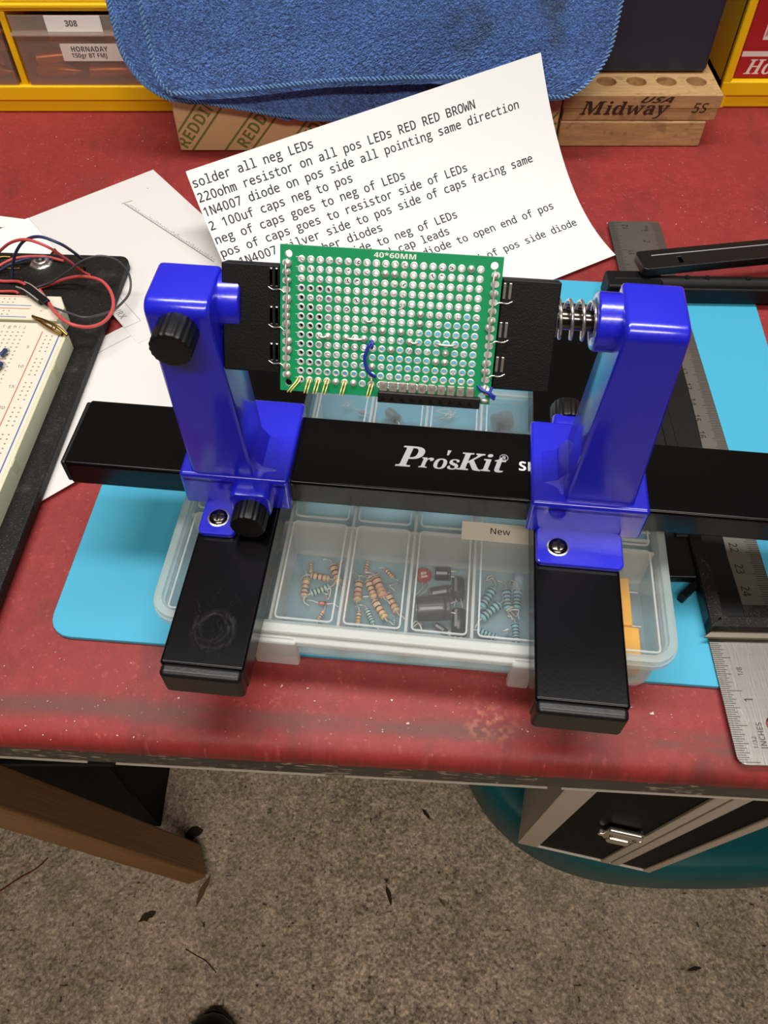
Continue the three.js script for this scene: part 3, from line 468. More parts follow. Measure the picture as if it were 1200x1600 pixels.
{ // flat sheets: polygon on the bench, uv over its own rectangle (o corner, e1 and e2 directions)
  const flatSheet = (name, label, pts, y, m, o, e1, w, h) => {
    const g = flat(shape(pts.map(([x, z]) => [x, -z])), .22).translate(0, y, 0); const p = g.attributes.position, uv = new Float32Array(p.count * 2), l = Math.hypot(...e1), ex = [e1[0] / l, e1[1] / l], ey = [-ex[1], ex[0]];
    for (let i = 0; i < p.count; i++) { const dx = p.getX(i) - o[0], dz = p.getZ(i) - o[1]; uv[2 * i] = (dx * ex[0] + dz * ex[1]) / w; uv[2 * i + 1] = 1 - (dx * ey[0] + dz * ey[1]) / h; }
    g.setAttribute('uv', new THREE.BufferAttribute(uv, 2)); g.userData.keepUV = true;
    return solo(name, g, m, label, 'paper');
  };
  const C = [-138.5, -450.5], e1 = [-.778, .627], e2 = [.61, .79], q = (o, a, b) => [o[0] + e1[0] * a + e2[0] * b, o[1] + e1[1] * a + e2[1] * b];
  const pencil = (c, s = .25) => { c.strokeStyle = 'rgba(110,108,112,.55)'; c.lineWidth = s; c.lineCap = 'round'; };
  // in the sheet's frame: x runs along e2 (down right), y against e1... drawn in millimetres
  const mA = printed(160, 80, '#dcd9d6', (c) => {
    pencil(c, .5); c.strokeStyle = 'rgba(70,68,72,.75)'; c.beginPath(); c.moveTo(21, 31); c.lineTo(22, 25); c.stroke(); c.beginPath(); c.moveTo(22, 30); c.lineTo(100, 17); c.stroke(); pencil(c, .35);
    for (let k = 0; k < 40; k++) { const x = 23 + k * 1.9, y = 29.6 - k * .32; c.beginPath(); c.moveTo(x, y); c.lineTo(x + rr(.2, 1.4), y - rr(.8, 2.6)); c.lineTo(x + 1.6, y - rr(.2, 1.6)); c.stroke(); }
    c.font = 'bold 5px sans-serif'; c.fillStyle = 'rgba(95,93,98,.6)'; c.save(); c.translate(97, 77); c.fillText('INVRX', 0, 0); c.restore(); c.strokeRect(95, 70, 24, 9);
    c.beginPath(); c.arc(16, 12, .4, 0, 7); c.fill();
  });
  flatSheet('sketch_sheet', 'white sheet with a pencilled scale sketch lying behind the left blue upright', [C, q(C, 0, 132), q(C, 79, 132), q(C, 79, 0)], 2.25, mA, C, e2, 160, 80);
  const B0 = at(160, 533, 0), B1 = at(62, 791, 0), bd = [.75, -.66];
  const bq = (p, d) => [p[0] + bd[0] * d, p[2] + bd[1] * d];
  const mB = printed(130, 80, '#dfdcda', (c) => {
    pencil(c, .4); c.strokeStyle = 'rgba(110,108,112,.7)';
    for (let r = 0; r < 2; r++) { const y = 38 + r * 9, x = 44 - r * 4; c.strokeRect(x, y, 46, 7); for (let k = 0; k < 6; k++) c.strokeRect(x + 2 + k * 7, y + 1.5, 3.6, 3.6); }
    c.beginPath(); c.moveTo(6, 9); c.lineTo(90, 7); c.stroke();
    c.font = 'italic 8px serif'; c.fillStyle = 'rgba(110,108,112,.7)'; c.fillText('2', 15, 76);
  });
  flatSheet('diagram_sheet', 'white sheet with pencilled pin rows lying under the black rail end', [bq(B0, -40), bq(B0, 60), bq(B1, 62), bq(B1, -6)], 2.02, mB, bq(B0, -20), bd, 130, 80);
  const E = [at(0, 363), at(46, 345), at(98, 378), at(78, 404), at(0, 410)].map((p) => [p[0], p[2]]);
  flatSheet('blank_sheet', 'blank white sheet corner above the black breadboard base', [E[0], E[1], E[2], E[3], E[4], [-290, -340], [-290, -372]], 1.7, M.white, C, e1, 100, 100);
  const Dp = [at(0, 340), at(47, 346), at(15, 358), at(0, 354)].map((p) => [p[0], p[2]]);
  flatSheet('paper_strip', 'white paper sliver at the far left edge behind the other sheets', [[-280, -415], ...Dp.slice(0, 3), [-280, -398]], .9, M.white, C, e1, 100, 100);
}

// ---------------------------------------------------------------- breadboard on its black base
{
  const yaw = 2.6, o = [-133.5, 0, -358.5];
  const t = thing('breadboard', 'cream solderless breadboard on a dusty black metal base at the left', 'breadboard', o, -yaw);
  t.rotation.y = -yaw * D2R * -1;
  t.rotation.y = -Math.atan2(7.6, 155);
  const basePts = rrect(-190, 0, -250, 0, 5);
  const base = part('base_plate', [flat(shape(basePts), 5.5, 1).translate(0, 2.6, 0)], M.blackRough, t);
  for (const [x, z] of [[-170, 20], [-20, 20], [-170, 230], [-20, 230]]) part('rubber_foot', cyl(5, 5, 2.4, 16).translate(x, 1.3, z), M.blackMatte, base);
  // barrel jack and its bent lug
  part('power_jack', [lathe([[1.9, 0], [1.9, 2.2], [2.9, 2.6], [4.2, 2.4], [4.4, 0]], 30).translate(-44.5, 8, 8.5), lathe([[4.4, 0], [4.4, 1], [5.8, 1], [6.2, 0]], 6).translate(-44.5, 8, 8.5), cyl(.8, .8, 3, 10).translate(-44.5, 9, 8.5)], M.chrome, base);
  part('lug', tube([[-62, 8.6, 5], [-67, 9, 6], [-66.5, 8.8, 12], [-60, 8.6, 14.5], [-54, 8.6, 14]], .5, 24, false, 6), M.brass, base);
  part('hole', cyl(2.6, 2.6, .5, 18).translate(-22.5, 8, 13), M.darkChrome, base);
  const holes = (c, x0, y0, nx, ny, dx = 2.54, dy = 2.54) => { c.fillStyle = '#8a7f6e'; for (let i = 0; i < nx; i++) for (let j = 0; j < ny; j++) c.fillRect(x0 + i * dx - .38, y0 + j * dy - .38, .76, .76); };
  const topMap = (w, h, draw) => printed(w, h, '#e0d7c6', draw, Math.min(10, 2000 / Math.max(w, h)));
  const topOf = (g, x0, x1, z0, z1) => { const p = g.attributes.position, uv = new Float32Array(p.count * 2); for (let i = 0; i < p.count; i++) { uv[2 * i] = (p.getX(i) - x0) / (x1 - x0); uv[2 * i + 1] = 1 - (p.getZ(i) - z0) / (z1 - z0); } g.setAttribute('uv', new THREE.BufferAttribute(uv, 2)); g.userData.keepUV = true; return g; };
  // power strip lying across the head
  const sx1 = -16, sx0 = -170, sz0 = 46.5, sz1 = 64;
  const strip = part('power_strip', flat(shape([[sx0, -sz0], [sx1 - 4, -sz0], [sx1, -sz0 - 8], [sx1 - 1, -sz1], [sx0, -sz1]]), 9.6, .3).translate(0, 8.1, 0), M.cream, t);
  part('printed_top', topOf(flat(shape([[sx0, -sz0 - .5], [sx1 - 4.6, -sz0 - .5], [sx1 - 1, -sz0 - 8], [sx1 - 2, -sz1 + .5], [sx0, -sz1 + .5]]), .15).translate(0, 17.7, 0), sx0, sx1, sz0, sz1), topMap(154, 17.5, (c) => {
    c.fillStyle = '#c25c50'; c.fillRect(0, 1.1, 138, .5); c.fillRect(0, 9.7, 138, .5); c.fillStyle = '#3c64a8'; c.fillRect(0, 7.4, 138, .5); c.fillRect(0, 15.6, 138, .5);
    holes(c, 4, 3.1, 50, 2); holes(c, 4, 11.8, 50, 2); c.fillStyle = '#b94a40'; c.font = '3px sans-serif'; c.fillText('+', 143, 4); c.fillText('+', 143, 12);
  }), strip);
  // main board
  const mx1 = -9.5, mx0 = -66, mz0 = 66, mz1 = 231;
  const mb = part('main_board', flat(shape([[mx0, -mz0], [mx1 - 5, -mz0], [mx1, -mz0 - 6], [mx1, -mz1], [mx0, -mz1]]), 9.6, .3).translate(0, 8.1, 0), M.cream, t);
  part('printed_top', topOf(flat(shape([[mx0, -mz0 - .5], [mx1 - 5.4, -mz0 - .5], [mx1 - 1.4, -mz0 - 6], [mx1 - 1.4, -mz1], [mx0, -mz1]]), .15).translate(0, 17.7, 0), mx0, mx1, mz0, mz1), topMap(56.5, 165, (c) => {
    holes(c, 9, 7, 5, 63); holes(c, 26, 7, 5, 63); for (let k = 0; k < 10; k++) holes(c, 47.6, 9 + k * 15.2, 2, 5);
    c.fillStyle = '#d9d0bd'; c.fillRect(21.6, 3, 2.4, 160);
    c.fillStyle = '#c25c50'; c.fillRect(44.6, 6, .5, 158); c.fillStyle = '#3c64a8'; c.fillRect(53, 6, .6, 158);
    c.fillStyle = '#4a4238'; c.font = '2.6px sans-serif'; 'abcde'.split('').forEach((s, i) => c.fillText(s, 8.3 + i * 2.54, 4.6)); 'fghij'.split('').forEach((s, i) => c.fillText(s, 25.3 + i * 2.54, 4.6));
    for (let k = 1; k <= 12; k++) { c.save(); c.translate(40.6, 7.8 + (k * 5 - 1) * 2.54); c.fillText(String(k * 5), 0, 0); c.restore(); }
  }), mb);
  for (const z of [92, 148, 204]) part('side_notch', box(mx1 - 1.2, mx1 + .25, 12, 17.4, z, z + 4.5, .3), mat(0xc9c6a0, .6), mb);
}
{ // parts plugged into the breadboard, and its wires
  const plug = (p, label, ry) => { const t = thing('plugged_resistor', label, 'resistor', p, ry); part('body', alongX(smoothed(lathe([[0, -2.2], [.9, -2.1], [1.15, -1.6], [.95, 0], [1.15, 1.6], [.9, 2.1], [0, 2.2]], 14), .7)).translate(0, 2, 0), M.wireNavy, t); for (const s of [-1, 1]) part('lead', tube([[s * 2.1, 2, 0], [s * 3.2, 1.8, 0], [s * 3.5, -.4, 0]], .25, 10, false, 6), M.solder, t); };
  plug(at(8, 556, 18.1), 'small dark blue resistor plugged into the breadboard, the farther of two', 70); plug(at(1, 577, 18.1), 'small dark blue resistor plugged into the breadboard, the nearer of two at the photo edge', 70);
  const br = thing('brass_tweezer_clip', 'thin bent brass clip of two strips lying across the breadboard corner', 'clip', at(78, 510, 18.2), 0);
  const bp = (px, py, h) => { const a = at(px, py, 18.2 + h), b = at(78, 510, 18.2); return [a[0] - b[0], a[1] - b[1], a[2] - b[2]]; };
  part('strip', tube([bp(51, 494, .8), bp(66, 505, 1.6), bp(82, 515, 1.6), bp(97, 523, .8)], .75, 30, false, 6), M.brass, br);
  part('strip', tube([bp(52, 495, 1), bp(70, 501, 3), bp(90, 511, 3), bp(105, 524, .8)], .75, 30, false, 6), M.brass, br);
  part('rung', [tube([bp(80, 514, 1.6), bp(83, 508, 3)], .3, 4, false, 6), tube([bp(86, 516, 1.6), bp(88, 510, 3)], .3, 4, false, 6)], M.brass, br);
  const wire = (label, pts, r, m) => solo('hookup_wire', tube(pts.map(([x, y, h]) => at(x, y, h)), r, 80, false, 8), m, label, 'wire');
  wire('red wire arching high from the left edge over the metal jack', [[-30, 425, 12], [0, 392, 22], [22, 377, 32], [45, 375, 36], [75, 386, 34], [105, 406, 24], [128, 424, 12], [140, 430, 8.6]], .75, M.wireRed);
  wire('red wire lying low from the left edge behind the jack', [[-30, 440, 9], [0, 415, 11], [20, 405, 12], [45, 401, 12], [75, 402, 10], [100, 408, 9.2]], .75, M.wireRed);
  wire('red wire making a wide loop beyond the corner of the breadboard', [[-30, 428, 9], [0, 439, 9], [28, 440, 10], [40, 446, 11], [44, 452, 10]], .8, M.wireRed);
  wire('short red wire just behind the power strip at the left', [[-30, 455, 9], [0, 455.5, 9], [24, 456, 10], [30, 460, 11]], .75, M.wireRed);
  wire('thick red wire looping round over the breadboard corner and back', [[62, 453, 19], [74, 470, 20], [90, 492, 22], [112, 507, 22], [138, 511, 19], [162, 503, 17], [176, 483, 17], [175, 461, 18], [160, 440, 18], [138, 433, 16], [110, 434, 12], [82, 443, 10], [62, 450, 9]], .85, M.wireRed);
  wire('dark blue wire arching over the metal jack', [[19, 436, 8.6], [20, 415, 16], [26, 392, 26], [40, 375, 34], [63, 370, 38], [92, 380, 36], [115, 394, 24], [128, 405, 10]], .75, M.wireNavy);
  wire('dark blue wire lying along the back of the base', [[-30, 432, 9], [0, 422, 10], [18, 412, 12], [50, 403, 11], [85, 404, 9.4]], .7, M.wireNavy);
  wire('dark grey wire looping past the base edge onto the paper', [[55, 450, 9.5], [80, 441, 12], [105, 425, 18], [130, 407, 24], [158, 400, 26], [185, 408, 22], [202, 430, 14], [203, 455, 10], [188, 476, 10], [165, 489, 16], [132, 496, 20], [105, 488, 20], [74, 477, 19]], .6, M.wireGrey);
  const cl = thing('transistor_clip', 'small black plastic clip with silver legs over the power strip', 'clip', at(58, 466, 18.5), 0); cl.rotation.set(0, -.72, 0);
  part('body', [box(-10, 6, 0, 2.6, -2.5, 2.2, .6), box(-6, 10, 1.6, 3.6, -1.8, 1.8, .8)], M.blackMatte, cl);
  for (const z of [-2.2, 2.2]) part('leg', tube([[-13, 1.5, z * 1.1], [-6, 3.4, z], [6, 3, z * .9]], .35, 12, false, 6), M.solder, cl);
}

// ---------------------------------------------------------------- steel ruler
{
  const L = 307, W = 28.6, yaw = -1.4;
  const t = thing('steel_ruler', 'long steel ruler with engraved inch marks running from the bench edge under the black stand', 'ruler', [117.6, 0, -90.3], yaw);
  const draw = (c) => {
    for (let k = 0; k < 900; k++) { c.fillStyle = `rgba(${rnd() > .5 ? '255,255,255' : '60,58,55'},${rr(.02, .10)})`; c.fillRect(rr(0, W), rr(0, L), rr(2, 20), rr(.05, .25)); }
    for (let k = 0; k < 130; k++) { c.strokeStyle = `rgba(230,228,224,${rr(.1, .4)})`; c.lineWidth = rr(.05, .15); const x = rr(0, W), y = rr(L - 70, L); c.beginPath(); c.moveTo(x, y); c.lineTo(x + rr(-3, 3), y + rr(-4, 4)); c.stroke(); }
    c.fillStyle = '#2b2927'; // y runs from the far end (0) to the near end (L); inches count from the near end
    for (let i = 0; i <= 12 * 32; i++) { const y = L - 1 - i * 25.4 / 32; if (y < 0) break; const l = i % 32 === 0 ? 7.4 : i % 16 === 0 ? 6.2 : i % 8 === 0 ? 5.2 : i % 4 === 0 ? 4.6 : i % 2 === 0 ? 4 : 3.3; c.fillRect(0, y - .09, l, .18); }
    for (let i = 0; i <= 303; i++) { const y = 2 + i, l = i % 10 === 0 ? 5.8 : i % 5 === 0 ? 5.2 : 4.4; c.fillRect(W - l, y - .1, l, .2); }
    const put = (s, x, y, sz, a, b = 'bold ') => { c.save(); c.translate(x, y); c.rotate(a); c.font = `${b}${sz}px sans-serif`; c.fillText(s, 0, 0); c.restore(); };
    for (let k = 1; k <= 11; k++) put(String(k), 10.2, L - k * 25.4 + 3.4, 4.2, -Math.PI / 2, '');
    put('12', 10.6, 8, 4.4, -Math.PI / 2, '');
    for (let k = 1; k <= 25; k++) put(String(k), W - 11.4, k * 10 - 2.6, 4.3, Math.PI / 2, '');
    put('m/m', W - 9, 4, 2.4, Math.PI / 2, ''); put('INCHES', 10.6, L - 5.6, 2.75, -Math.PI / 2, ''); put('1/32', 8.0, L - 5.6, 2.2, -Math.PI / 2, ''); put('1/8', 9.4, L - 32, 2.4, -Math.PI / 2, '');
  };
  const map = canvasTex(Math.round(W * 6.6), Math.round(L * 6.6), (c, w, h) => { c.fillStyle = '#8f8a83'; c.fillRect(0, 0, w, h); c.scale(6.6, 6.6); draw(c); });
  const hole = circ(15.8, 14.2, 3.1, 24);
  const g = flat(shape(rrect(0, W, 0, L, 3), [hole]), 1, .15).translate(0, 2.1, 0), p = g.attributes.position, uv = new Float32Array(p.count * 2);
  for (let i = 0; i < p.count; i++) { uv[2 * i] = p.getX(i) / W; uv[2 * i + 1] = 1 - (L + p.getZ(i)) / L; } g.setAttribute('uv', new THREE.BufferAttribute(uv, 2)); g.userData.keepUV = true;
  part('blade', g, mat(0xffffff, .42, { map, metalness: .85, bumpMap: grit, bumpScale: .00004 }), t);
}

// ---------------------------------------------------------------- black folding stand over the ruler
{
  const t = thing('folding_stand', 'black plastic folding stand frame lying over the steel ruler with its arm folded back', 'stand', [118.2, 0, -138.5], -1.4);
  const yb = 3.2;
  const left = part('side_bar', [box(0, 4.8, yb, 9.4, -192, 0, .6), flat(shape([[4, 0], [8, -0], [15, 3], [15.2, 12], [14.6, 30], [15.5, 60], [17.5, 100], [19, 190], [4, 190]]), 2.6, .4).translate(0, yb + .1, -3), box(-14, .4, yb, 7.4, -192, -22, .8), box(-5, 1, yb + 1, 8.6, -192, -40, 1)], M.blackPlastic, t);
  part('dusty_rim', [flat(shape([[.3, .5], [4.6, 4.5], [5.4, 14], [4.8, 26], [.3, 34]]), .5).translate(0, 9.2, 0)], M.blackRough, left);
  part('front_bar', [box(0, 110, yb, 9.4, -4.6, 0, .5), box(4, 110, yb, 5.6, -11.5, -4, .4)], M.blackRough, t);
  part('metal_strip', [flat(shape([[-2, -2.4], [110, -2.4], [110, .2], [1.4, .2]]), 1.2).translate(0, yb + 1.6, 0), box(28, 110, yb + .6, yb + 2, .3, 2.9, .2)], mat(0x9a8f7e, .35, { metalness: .8 }), t);
  part('prop_tab', box(-10, 0, 2.1, 6.4, -1.3, 1.3, .5).rotateY(.75).translate(.5, 0, -21), M.blackMatte, t);
  const hb = part('hinge_bar', [box(-8, 110, 3.2, 12, -196, -188, 1.5), alongX(cyl(4.2, 4.2, 118, 20)).translate(51, 11, -193)], M.blackMatte, t);
  part('hinge_block', box(-12, 16, 3.2, 15, -199, -186, 1.5), M.blackMatte, t);
  for (const x of [28, 38, 58, 72, 83]) part('bolt_head', cyl(1.3, 1.5, 1, 8).translate(x, 15.4, -193), M.blackPlastic, hb);
  // folded arm with slots and a bright line
  const arm = new THREE.Group(); arm.name = 'arm'; t.add(arm);
  arm.position.set(5 * MM, 16.5 * MM, -192 * MM); arm.rotation.y = 10 * D2R;
  const s = shape([...rrect(0, 110, -1, 14, 2.5)].filter(([x, y]) => true), [path([[19.5, 1.8], [21.5, 1.8], [21.5, 6.4], [19.5, 6.4]]), path([[27, -.2], [104, 2.4], [104, 4.6], [30.5, 1.6], [29.8, 6.6], [27.4, 6.6]])]);
  part('arm_plate', flat(s, 4.5, .5), M.blackPlastic, arm);
  part('bright_line', box(7, 108, 4.45, 4.75, -9.4, -8.9, 0), M.silver, arm);
}

// ---------------------------------------------------------------- behind: wooden blocks, cartons, towel, racks
const woodMap = tex(512, 512, (x, y) => { const n = wrapN(x / 60, y / 8, 512 / 8, 1), g = fbm(x / 70, y / 7, 3), f = fbm(x / 20 + 9, y / 2.4, 2), d = smooth(.62, .8, fbm(x / 30 + 70, y / 24, 3)) * .10; const l = .72 + .16 * (g - .5) + .09 * (f - .5) - d; return [l, l * .80, l * .55]; }, true);
const wood = mat(0xffffff, .6, { map: woodMap, tile: 90 });
const burnt = mat(0x3a2317, .7);
{
  const t = thing('loading_block', 'pale wooden ammunition loading block with round holes and brown lettering, two boards stacked', 'block', [107.5, 0, -480.5], 0);
  part('lower_board', box(0, 89, 0, 16, -76, 0, 1.2), wood, t);
  const s = shape([[0, 0], [94, 0], [94, 78], [0, 78]]); for (let r = 0; r < 3; r++) for (let c = 0; c < 5; c++) s.holes.push(circ(9 + c * 18.2, 17.5 + r * 20, 6, 22));
  const ub = part('upper_board', [flat(s, 8, .5).translate(0, 23.8, 0), box(.5, 93.5, 16.2, 24, -77.5, -.5, .8)], wood, t);
  const put = (g, x, y) => g.translate(x, y, .05);
  part('lettering', [put(text('M', 'serif_bold', 8, .12, .22, 1.3), 10, 20.4), put(text('idway', 'serif_bold', 7.4, .12, .22, 1.22), 24.5, 20.4)], burnt, ub);
  part('lettering', put(text('USA', 'sans_bold', 3.6, .12, .5, 2.1), 44, 27.4), burnt, ub);
  part('lettering', put(text('5S', 'sans_regular', 5.6, .12, .22, 1.1), 77, 21.6), burnt, ub);
}
{
  const t = thing('navy_case', 'plain dark navy carton standing on the wooden loading block', 'case', [0, 32.2, -507], 0);
  part('body', box(100, 197, 0, 170, -70, 0, 3, 3), M.navy, t); part('lid_seam', box(99.6, 197.4, 120, 121, -70.4, .4, 0), M.blackMatte, t);
}
{
  const m = printed(232, 95, '#cfab7c', (c) => {
    for (let k = 0; k < 260; k++) { c.fillStyle = `rgba(${rnd() > .5 ? '222,186,140' : '140,104,70'},${rr(.03, .12)})`; c.fillRect(rr(0, 232), rr(0, 95), rr(4, 40), rr(.3, 1.6)); }
    c.fillStyle = '#6c7434'; c.strokeStyle = '#6c7434';
    for (let k = -2; k < 7; k++) { c.save(); c.translate(3 + k * 37, 96); c.rotate(-52 * D2R); c.fillRect(-8, -11.2, 150, 1.3); c.fillRect(-8, 1.8, 150, 1.3); c.font = 'bold 10.5px sans-serif'; for (let j = 0; j < 2; j++) { c.fillText('REDDING', 1 + j * 70, -.9); } c.restore(); }
  }, 7);
  const t = thing('redding_box', 'tan carton with repeated diagonal green lettering under the blue towel', 'box', [-126, 0, -475], 0); t.name = numbered('printed_carton');
  const g = box(0, 231, .4, 90, -110, 0, 1); part('carton', g, mat(0xc49c6c, .75, { tile: 80 }), t);
  const fg = new THREE.BoxGeometry(229, 88, .3).translate(115.5, 45.2, .15); fg.userData.keepUV = true; part('printed_front', fg, m, t);
}
const towelBump = tex(512, 512, (x, y) => { const r = wrapN(x / 5, y / 4, 512 / 4, 2); return clamp(.3 + .55 * r + .35 * (h2(x >> 1, y >> 1) - .5)); });
const towelMap = tex(1024, 1024, (x, y) => { const n = fbm(x / 120, y / 120, 4), f = wrapN(x / 3.4, y / 2.8, 1024 / 2.8, 2), s = smooth(.56, .78, fbm(x / 90 + 33, y / 130 + 11, 4)); let l = 1 + .22 * (n - .5) + 1.0 * (f - .5); l *= 1 - .2 * s; return [.33 * l + .03 * s, .47 * l + .01 * s, .73 * l - .06 * s]; }, true);
{
  const tm = mat(0xffffff, .95, { map: towelMap, bumpMap: towelBump, bumpScale: .0012, sheen: .35, sheenColor: new THREE.Color(0x6f95d8), sheenRoughness: .6 });
  tm.map.repeat.set(1, .6); tm.bumpMap.repeat.set(1.6, 1);
  const t = thing('towel', 'blue terry towel folded over the printed carton with stitched hems', 'towel', [0, 0, 0], 0);
  // front layers hang before the carton, then run back over its top
  const layer = (xl, xr, hemY, z0, rl, rr_, amp, ph, out, yTop) => (u, v) => {
    const s = v * 150; // length from the hem
    const il = s < rl ? rl * (1 - Math.sqrt(1 - (1 - s / rl) ** 2)) : 0, ir = s < rr_ ? rr_ * (1 - Math.sqrt(1 - (1 - s / rr_) ** 2)) : 0;
    const x = lerp(xl + il, xr - ir, u), hy = hemY(u), front = yTop - hy;
    let y, z; const R = 8, arc = R * Math.PI / 2;
    if (s < front - R) { y = hy + s; z = z0 + out * smooth(26, 0, s); } else if (s < front - R + arc) { const a = (s - front + R) / R; y = yTop - R + R * Math.sin(a); z = z0 - R + R * Math.cos(a); } else { y = yTop; z = z0 - R - (s - front + R - arc) * .4; }
    const w = fbm(x / 34 + ph, s / 60 + ph, 3) - .5, w2 = Math.sin(x / 41 + ph * 3) * .3;
    const fl = smooth(front + 10, front - 20, s);
    return [x, y + (1 - fl) * w * 6, z + fl * (w * amp + w2 * amp * .3)];
  };
  const lowHem = (u) => lerp(33, 23, smooth(0, .35, u)) + smooth(.6, 1, u) * 10, upHem = (u) => lerp(38.5, 47.5, smooth(0, .55, u)) - smooth(.72, .98, u) * 11;
  const low = layer(-147, 112, lowHem, -470, 34, 20, 2.2, 1.7, 1, 96), up = layer(-127.5, 124, upHem, -465, 16, 34, 3, 5.1, 2, 102);
  part('under_layer', sheet(low, 70, 60, 3), tm, t);
  part('top_fold', sheet(up, 80, 70, 5), tm, t);
  const thread = mat(0x6f9ccf, .7);
  const stitch = (f, uvs, parent, size, off) => { // oblique stitches along a hem
    const out = []; const P = uvs.map(([u, v]) => V(f(u, v))); let carry = 0;
    for (let k = 1; k < P.length; k++) { const d = P[k].clone().sub(P[k - 1]), L = d.length(); d.normalize(); while (carry < L) { const q = P[k - 1].clone().addScaledVector(d, carry); const b = new THREE.CapsuleGeometry(size * .3, size, 2, 6); const a = Math.atan2(d.y, d.x); b.rotateZ(a + Math.PI / 2 - .75).translate(q.x, q.y + .6, q.z + off); out.push(b); carry += size * 1.05; } carry -= L; }
    const m = part('hem_stitching', out, thread, parent); m.userData.kind = 'stuff'; return m;
  };
  const along = []; for (let k = 0; k <= 60; k++) along.push([.0, lerp(.6, .02, k / 60)]); for (let k = 0; k <= 100; k++) along.push([lerp(0, 1, k / 100), .02]); for (let k = 0; k <= 60; k++) along.push([1, lerp(.02, .6, k / 60)]);
  stitch(up, along, t, 2.3, 2.2);
  const along2 = []; for (let k = 0; k <= 60; k++) along2.push([.006, lerp(.6, .014, k / 60)]); for (let k = 0; k <= 80; k++) along2.push([lerp(.006, .7, k / 80), .014]);
  stitch(low, along2, t, 1.9, 1.5);
}
// bullets in the drawers
const bulletGeo = () => smoothed(lathe([[0, 0], [3.4, 0], [3.9, .5], [3.9, 13], [3.6, 17], [2.8, 22], [1.6, 26.5], [.5, 29.5], [0, 30]], 16), .5).rotateX(Math.PI / 2).translate(0, 0, -15);
function rack(label, x0, x1, zf, rows, pitch) {
  const t = thing('drawer_rack', label, 'rack', [x0, 0, zf], 0); const W = x1 - x0, Dp = 150, H = rows * pitch + 22;
  part('rack_body', [box(0, 3, 0, H, -Dp, -1.5, .6), box(W - 3, W, 0, H, -Dp, -1.5, .6), box(0, W, 0, H, -Dp, -Dp + 3, .5), box(0, W, H - 3, H, -Dp, -1.5, .6)], M.yellow, t);
  for (let r = 0; r <= rows; r++) { const y = r ? r * pitch + 11 : 0; part('shelf', [box(0, W, y, y + (r ? 7 : 17.5), -Dp + 2, 0, 1.6, 3), box(0, W, y + (r ? 2 : 8), y + (r ? 5 : 17.5), -2, 1.4, 1.2, 3)], M.yellow, t); }
  return t;
}
const dim = { w: 130, y0: 18, h: 42 };
{
  const t = rack('yellow parts rack at the far left holding clear drawers of bullets', -430, -128, -523, 3, 49);
  for (let r = 0; r < 3; r++) for (const x of [-360.5, -229]) part('upright', box(x + 430 - 2, x + 430 + 2, r * 49 + 17, r * 49 + 60, -148, -.5, .6), M.yellow, t);
  const drawer = (x0, x1, y, label, labels) => {
    const d = thing('drawer', label, 'drawer', [x0, y, -523.5], 0), w = x1 - x0;
    part('tray', [box(1, w - 1, 0, 1, -130, 0, 0), box(1, 2, 0, 33, -130, 0, 0), box(w - 2, w - 1, 0, 33, -130, 0, 0), box(1, w - 1, 0, 33, -130, -129, 0), flat(shape([[1, 0], [w - 1, 0], [w - 1, 1], [1, 1]]), 32).translate(0, 0, 1)], M.smoky, d);
    part('front_lip', [box(.5, w - .5, 30.6, 31.8, -1, 6, .4), box(.5, w - .5, 31, 40.5, 0, 1.4, .4)], M.smoky, d);
    for (const [lx, lw, ly, lh, strs, lz] of labels || []) {
      const l = part('paper_label', box(lx, lx + lw, ly, ly + lh, lz, lz + .3, 0), M.white, d);
      strs.forEach(([s, x, yy, sz]) => part('lettering', text(s, 'sans_bold', sz, .06).translate(lx + x, ly + yy, lz + .3), mat(0x55504c, .7), l));
    }
    return d;
  };
  drawer(-226, -132, 18, 'clear drawer of bullets labelled 308 left of the towel', [[22.5, 33.5, 31.6, 9, [['308', 11.5, 3, 3.4]], 1.5], [27, 60, 14.5, 10, [['HORNADAY', 6, 5.6, 3], ['150gr BT FMJ', 5.5, 2.1, 2.6]], 1.1]]);
  drawer(-358, -232, 18, 'clear drawer of bullets cut off by the left photo edge, bottom row');
  drawer(-358, -232, 67.5, 'clear drawer of the upper row at the left photo edge'); drawer(-226, -132, 67.5, 'clear drawer of the upper row directly above the 308 drawer');
  const b0 = thing('bullet', 'copper rifle bullet lying in the drawer labelled 308', 'bullet'); part('jacket', bulletGeo(), M.copper, b0); part('tip', smoothed(lathe([[0, 0], [.5, 0], [.35, .9], [0, 1.1]], 10)).rotateX(Math.PI / 2).translate(0, 0, 14.8), M.brass, b0);
  let first = true;
  const drop = (x, y, z, ry, rz, label, group) => { const o = first ? b0 : copyOf(b0, label, null, null, group); first = false; o.userData.label = label; o.userData.group = group; o.position.set(x * MM, y * MM, z * MM); o.rotation.set(rz, ry, 0); };
  const S = [[-206, 0, 1.45], [-172, 0, 1.6], [-205, 1, 1.75], [-170, 1, 1.4], [-148, 0, 1.5], [-196, 2, 1.3], [-160, 2, 1.8]];
  for (const [x, k, ry] of S) drop(x, 23.5 + k * 6.2, -530 - k * 5, ry, .08 * (k - 1), 'copper rifle bullet lying in the drawer labelled 308', 'bullets in the drawer labelled 308');
  for (const [x, k, ry] of [[-250, 0, 1.3], [-277, 0, 1.9], [-304, 0, 1.5], [-245, 1, .5], [-258, 1, 1.4], [-282, 1, 1.1], [-247, 2, .9], [-264, 2, 1.6], [-248, 3, 1.2]]) drop(x, 23.5 + k * 6.2, -531 - k * 5, ry, .1 * (k - 1), 'copper rifle bullet in the drawer at the left photo edge', 'bullets in the drawer at the left photo edge');
}
